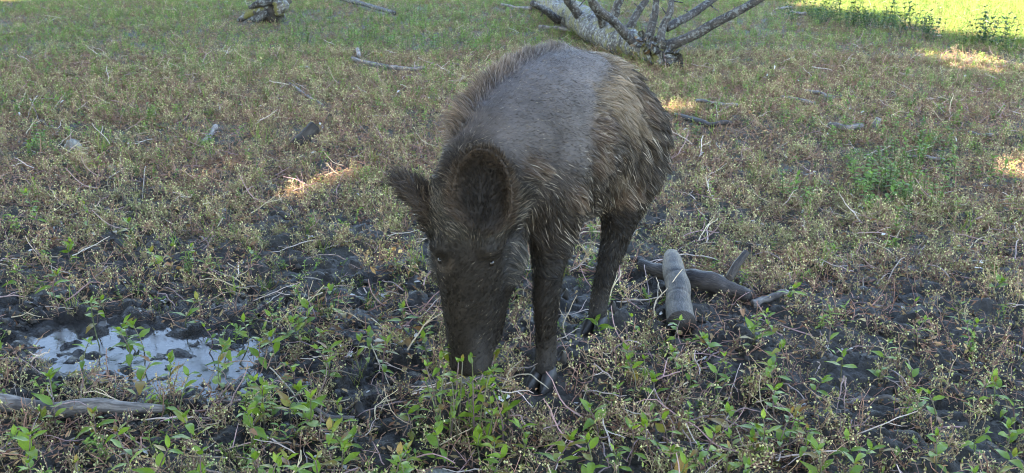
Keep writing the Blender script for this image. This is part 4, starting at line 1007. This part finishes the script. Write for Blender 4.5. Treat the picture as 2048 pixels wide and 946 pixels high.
# ------------------------------------------------------------------ upright leafy weeds, each leaf its own piece
def leaf_mesh(name, l, w, curl, mat, fold=.18, nseg=5):
    vs_, q_ = [], []
    for k in range(nseg+1):
        t_ = k/nseg; hw = w*.5*(math.sin(math.pi*min(1, t_**.85*1.0))**.9 if 0 < t_ < 1 else .02); x_ = l*t_; z_ = l*(.10*t_-curl*t_*t_)
        for y_ in (-1, -.5, 0, .5, 1): vs_.append([x_, y_*hw, z_+fold*abs(y_)*hw*(1-.3*abs(y_))+.03*l*math.sin(t_*9+y_*2)*abs(y_)])
    for k in range(nseg):
        for b_ in range(4): q_.append([k*5+b_, k*5+5+b_, k*5+6+b_, k*5+b_+1])
    return np_mesh(name, vs_, np.array(q_), mat)
LEAVES = [leaf_mesh('leaf', 1, .40, .25, M_GREEN), leaf_mesh('leaf', 1, .34, .45, M_GREEN), leaf_mesh('leaf', 1, .48, .10, M_GREEN), leaf_mesh('leaf', 1, .42, .6, M_GREEN, .3)]
def put_leaf(root, p, az, el, l, rg, nm='leaf', kinds=LEAVES):
    o = obj(nm, kinds[rg.integers(len(kinds))], root, loc=p, rot=(rg.normal()*.2, -el, az), scl=l); return o
def leafy(x, y, h_, seed, label, group, lean=None, pairs=None, lsize=.034, name='leafy_weed'):
    rg = np.random.default_rng(seed); z0 = gh(x, y) if pud(np.array([x]), np.array([y]))[0] > 1 else WATER_Z-.01
    root = obj(name, None, loc=(x, y, z0-.006)); root.empty_display_size = .03
    tag(root, label, 'weed', group)
    a_ = rg.uniform(0, 6.3); ln = rg.uniform(.05, .4) if lean is None else lean
    n = 8; t_ = np.linspace(0, 1, n)
    b_ = rg.normal(size=2)*.012
    P_ = np.stack([ln*h_*math.cos(a_)*t_**1.4+b_[0]*np.sin(t_*3.1), ln*h_*math.sin(a_)*t_**1.4+b_[1]*np.sin(t_*3.1), h_*t_], 1)
    V_, Fs, al = tube(P_, np.linspace(.0024, .0013, n), 5, 0)
    obj('stem', np_mesh('stem', V_, Fs, M_STEM), root)
    pairs = pairs or max(3, int(h_/.036)); az = rg.uniform(0, 6.3)
    for k in range(pairs):
        u = .22+.78*(k+.5)/pairs+rg.normal()*.03; u = min(u, .98); p = np.array([np.interp(u, t_, P_[:, c]) for c in range(3)])
        az += math.pi/2+rg.normal()*.3; sz = lsize*(1.05-.45*abs(u-.55)*1.6)*rg.uniform(.7, 1.2)
        for s_ in (0, math.pi):
            if rg.random() < (.35 if u < .45 else .08): continue
            put_leaf(root, p, az+s_+rg.normal()*.25, rg.uniform(-.15, .55)+.35*u, sz, rg)
    for k in range(rg.integers(2, 5)):
        put_leaf(root, P_[-1], az+k*2.1+rg.normal()*.3, rg.uniform(.5, 1.2), lsize*rg.uniform(.4, .65), rg)
    return root
def leafy_top(px, py, h_, seed, label, group, **kw):
    p = on_plane(px, py, h_); return leafy(p[0], p[1], h_, seed, label, group, **kw)
T_PUD = [(184, 575), (271, 625), (163, 658), (327, 687), (261, 719), (240, 640), (424, 666), (461, 625), (500, 654), (350, 735), (445, 700)]
T_LEFT = [(94, 760), (53, 895), (257, 866), (380, 842), (482, 809), (298, 874), (531, 740), (543, 935), (420, 880), (150, 900), (20, 860)]
T_MID = [(548, 653), (636, 685), (762, 659), (726, 666), (578, 770), (519, 743), (603, 763), (671, 789), (681, 821), (801, 857), (613, 880), (781, 915), (578, 920), (539, 617), (690, 880)]
T_SNOUT = [(849, 660), (869, 737), (853, 818), (969, 792), (969, 840), (985, 863), (979, 899), (895, 725), (970, 740), (1010, 770), (1040, 830)]
T_RIGHT = [(1312, 745), (1357, 686), (1259, 832), (1296, 846), (1419, 846), (1436, 809), (1594, 801), (1574, 804), (1568, 770), (1689, 866), (1518, 911), (1770, 670), (1870, 770), (1990, 740), (1700, 880), (1880, 885), (1160, 860), (1200, 800), (1100, 850), (1350, 890), (1980, 900), (1640, 900), (1545, 720)]
T_BACKL = [(66, 383), (74, 421), (157, 405), (258, 421), (143, 476), (343, 476), (376, 484), (365, 567), (181, 567), (266, 622), (456, 624), (313, 504), (30, 520), (110, 545), (500, 500), (660, 560), (700, 590), (600, 610), (810, 600), (840, 640)]
T_BACKR = [(1666, 497), (1585, 570), (1830, 590), (1930, 600), (1480, 640), (1420, 660), (1700, 600), (2000, 560), (1250, 700), (1560, 690)]
sd = 1000
for lst, lab, grp, hs in ((T_PUD, 'upright leafy green weed standing in or beside the puddle', 'leafy weeds at the puddle', (.13, .20)),
                          (T_LEFT, 'upright leafy green weed around the fallen grey branch', 'leafy weeds around the fallen branch', (.12, .18)),
                          (T_MID, 'upright leafy green weed in open mud between puddle and boar', 'leafy weeds between puddle and boar', (.10, .17)),
                          (T_SNOUT, 'upright leafy green weed at the snout and front hoof of the boar', 'leafy weeds at the snout', (.09, .14)),
                          (T_RIGHT, 'upright leafy green weed in the mud in front of the logs', 'leafy weeds in front of the logs', (.08, .15)),
                          (T_BACKL, 'upright leafy green weed in rough mud behind the puddle', 'leafy weeds behind the puddle', (.08, .14)),
                          (T_BACKR, 'small leafy green weed in dry cover beside or behind the logs', 'leafy weeds beside the logs', (.06, .10))):
    for px, py in lst:
        sd += 1; rg_ = np.random.default_rng(sd)
        leafy_top(px, py, rg_.uniform(*hs), sd, lab, grp, lsize=rg_.uniform(.044, .060))
for px, py in ((868, 742), (884, 716), (900, 745), (917, 724), (932, 750), (948, 728), (965, 748), (983, 735), (1002, 752), (893, 765), (872, 702), (892, 694), (912, 706), (940, 712), (962, 716), (990, 722)):
    sd += 1; q_ = at_y(px, py, 2.30+.06*random.random())
    leafy(q_[0], q_[1], max(.08, q_[2]), sd, 'upright leafy green weed at the snout and front hoof of the boar', 'leafy weeds at the snout', lean=.12, lsize=.034, pairs=3)
rq = np.random.default_rng(91)
for k in range(75):
    px, py = rq.uniform(-20, 2068), rq.uniform(620, 960)
    if 840 < px < 1180 or 60 < px < 540 and 640 < py < 800: continue
    sd += 1; lab, grp = (('upright leafy green weed around the fallen grey branch', 'leafy weeds around the fallen branch') if px < 540 else ('upright leafy green weed in open mud between puddle and boar', 'leafy weeds between puddle and boar') if px < 860 else
                         ('upright leafy green weed at the snout and front hoof of the boar', 'leafy weeds at the snout') if px < 1150 else ('upright leafy green weed in the mud in front of the logs', 'leafy weeds in front of the logs'))
    leafy_top(px, py, rq.uniform(.06, .13), sd, lab, grp, lsize=rq.uniform(.034, .052))
# farther weeds: one mesh each, their leaves are only a few pixels
def far_plant(seed, h_, nst, ls_, c_):
    rg = np.random.default_rng(seed); m = MB()
    for k in range(nst):
        P_ = curve((*(rg.normal(size=2)*.03*nst**.5*.5), -.01), rg.normal(size=3)*.22+[0, 0, 1], h_*rg.uniform(.7, 1.1), 7, .07, rg); m.stem(P_, .0026, .0014, (.13, .11, .07), (.12, .17, .05), 4)
        for q_ in range(2, 8):
            a_ = rg.uniform(0, 6.3)
            for e in (0, math.pi):
                m.leaf(P_[q_], [math.cos(a_+e), math.sin(a_+e), rg.uniform(.1, .9)], ls_*rg.uniform(.6, 1.1), ls_*.42, np.array(c_)*rg.uniform(.75, 1.25), curl=rg.uniform(0, .4))
    V_, F_, C_ = m.arrays(); return np_mesh('leafy_weed', V_, F_, M_PLANT, cols=C_)
M_PLANT = mat_col('plain_green_weed', rough=.55, trans=.35)
FARM = [far_plant(k+300, .13, 2+k % 2, .032, [(.13, .23, .035), (.16, .26, .04), (.13, .19, .04)][k % 3]) for k in range(7)]
TALLM = [far_plant(k+330, .34, 4+k % 3, .055, [(.05, .10, .03), (.065, .12, .03)][k % 2]) for k in range(5)]
def far(px, py, meshes, scl, rg, label, group, name='leafy_weed', cat='weed'):
    p = on_plane(px, py); o = obj(name, meshes[rg.integers(len(meshes))], loc=(p[0], p[1], gh(p[0], p[1])-.005), rot=(rg.normal()*.08, rg.normal()*.08, rg.uniform(0, 6.3)), scl=scl)
    tag(o, label, cat, group)
rg = np.random.default_rng(61)
for k in range(46):
    far(np.clip(rg.normal(1800, 90), 1560, 2040), rg.normal(372, 32), FARM, rg.uniform(.8, 1.3), rg, 'bushy bright green weed in the lush patch on the dry slope', 'lush green weed patch')
for k in range(34):
    far(rg.uniform(590, 1010), rg.uniform(28, 110), FARM, rg.uniform(1.0, 1.7), rg, 'pale green weed in the patch before the dead tree branch', 'pale weeds before the dead tree')
for k in range(30):
    u = rg.random(); far(1590+440*u+rg.normal()*14, 34+74*u+rg.normal()*7, TALLM, rg.uniform(.6, 1.3), rg, 'tall dark green weed along the edge of the sunlit meadow', 'tall weeds at the meadow edge', 'tall_weed')
for k in range(26):
    far(rg.uniform(0, 460), rg.uniform(60, 340), FARM, rg.uniform(.7, 1.1), rg, 'green weed standing alone in the dry cover behind the pale rock', 'scattered weeds behind the rock')
for k in range(40):
    far(rg.uniform(1380, 2040), rg.uniform(120, 330), FARM, rg.uniform(.6, 1.0), rg, 'scattered small green weed in dry cover beyond the lush patch', 'scattered weeds beyond the lush patch')
# dead yellow leaves hanging on, larger dry stalks
DEADL = [leaf_mesh('dead_leaf', .034, .016, .5, M_DEADLEAF, .3), leaf_mesh('dead_leaf', .028, .017, -.3, M_DEADLEAF, .4)]
for px, py in ((1358, 862), (1342, 838), (1372, 850), (813, 672), (815, 690), (640, 870), (633, 858), (155, 860), (170, 880), (590, 730), (620, 742), (770, 705), (400, 735), (90, 590), (1560, 890), (1500, 838), (1470, 855), (660, 640), (900, 815), (1020, 905)):
    p = on_plane(px, py, .04); o = obj('dead_leaf', DEADL[rg.integers(2)], loc=(p[0], p[1], gh(p[0], p[1])+rg.uniform(.008, .03)), rot=(rg.normal()*.6, rg.normal()*.5, rg.uniform(0, 6.3)), scl=rg.uniform(.8, 1.4))
    tag(o, 'curled yellow brown dead leaf lying among the foreground weeds', 'leaf', 'dead leaves in the foreground')
pale = [leaf_mesh('pale_leaf', .045, .02, .3, M_PALE, .3)]
for px, py, lab in ((55, 612, 'pale lavender dead leaf lying in the mud behind the puddle'), (910, 812, 'pale curled dead leaf on a stem in front of the boar'), (1795, 385, 'pale pinkish leaf among the lush green weeds'), (1824, 450, 'round whitish leaf in the dry cover below the lush weeds'), (670, 925, 'whitish dead leaf lying in the foreground mud')):
    p = on_plane(px, py); tag(obj('pale_leaf', pale[0], loc=(p[0], p[1], gh(p[0], p[1])+.012), rot=(rg.normal()*.4, rg.normal()*.3, rg.uniform(0, 6.3)), scl=rg.uniform(.9, 1.4)), lab, 'leaf')
def stalk(px0, py0, px1, py1, z0, z1, bow, seed, lab, grp, r=.0024):
    a_ = on_plane(px0, py0, z0); b_ = on_plane(px1, py1, z1); a_[2] = gh(a_[0], a_[1])+z0; b_[2] = gh(b_[0], b_[1])+z1
    m_ = (a_+b_)/2+[0, 0, bow]; m2 = (a_*.75+b_*.25)+[0, 0, bow*.7]; m3 = (a_*.25+b_*.75)+[0, 0, bow*.7]; c = a_*[1, 1, 0]
    P_ = interp_path(np.array([a_, m2, m_, m3, b_])-c, 14, .010, seed); V_, Fs, al = tube(P_, np.linspace(r, r*.6, 14), 5)
    tag(obj('dry_stalk', np_mesh('dry_stalk', V_, Fs, M_STALK), loc=c), lab, 'stalk', grp)
ST = [(646, 712, 725, 662, .02, .06, .02), (725, 662, 800, 668, .05, .02, .01), (620, 730, 715, 745, .03, .01, .015), (750, 800, 772, 765, .01, .08, .0), (752, 828, 775, 770, .0, .08, .01), (1365, 868, 1395, 930, .03, .0, .01), (1310, 760, 1345, 845, .10, .04, 0),
      (1345, 848, 1450, 818, .02, .05, .01), (1690, 760, 1685, 850, .10, .0, .02), (1688, 750, 1672, 845, .10, 0, .02), (1460, 880, 1540, 882, .03, .03, .01), (1450, 824, 1530, 872, .05, .01, .0), (0, 715, 85, 750, .04, .03, .02), (150, 815, 165, 750, .02, .06, 0),
      (175, 570, 215, 525, .02, .06, .0), (60, 480, 90, 450, .02, .03, .01), (285, 395, 290, 330, .01, .06, .0), (330, 430, 390, 465, .05, .01, 0), (400, 470, 420, 490, .02, .01, .01), (1300, 600, 1290, 520, .01, .09, .0), (1250, 590, 1262, 560, .0, .03, .02),
      (1310, 620, 1320, 560, .0, .05, .015), (1720, 600, 1728, 545, .0, .05, 0), (1830, 510, 1850, 490, .02, .03, .01), (1755, 565, 1780, 540, .02, .03, .01), (1970, 460, 2040, 470, .02, .02, .02), (60, 200, 80, 250, .05, .01, .02), (75, 195, 55, 245, .05, .01, .02), (640, 690, 560, 680, .04, .01, .02),
      (735, 665, 780, 780, .09, .01, .0), (540, 735, 620, 830, .04, .02, .02), (640, 860, 645, 780, .01, .09, .0), (560, 930, 640, 922, .02, .02, .01), (650, 925, 800, 925, .02, .03, .012), (1230, 880, 1200, 880, .02, .02, .02), (1205, 882, 1260, 905, .02, .01, .01), (845, 740, 880, 800, .05, .0, .01), (930, 815, 960, 790, .01, .05, .01)]
for k, (a0, b0, a1, b1, z0, z1, bo) in enumerate(ST):
    lab, grp = (('dry pinkish stalk arching over the foreground mud', 'dry stalks in the foreground') if b0 > 640 else ('dry pale stalk lying in the weeds behind the puddle or logs', 'dry stalks farther back'))
    stalk(a0, b0, a1, b1, z0, z1, bo, k+1, lab, grp, .0022 if b0 > 640 else .0028)
for k in range(70):
    x_, y_ = rg.uniform(0, 2048), rg.uniform(500, 940); a_ = rg.uniform(0, 6.3); L_ = rg.uniform(40, 110)
    if 860 < x_ < 1240 and y_ < 720: continue
    if 40 < x_ < 540 and 620 < y_ < 800: continue
    stalk(x_, y_, x_+L_*math.cos(a_), y_+L_*.4*math.sin(a_), rg.uniform(.01, .04), rg.uniform(.01, .06), rg.uniform(0, .03), k+60, 'dry pinkish stalk arching over the foreground mud' if y_ > 640 else 'dry pale stalk lying in the weeds behind the puddle or logs', 'dry stalks in the foreground' if y_ > 640 else 'dry stalks farther back')
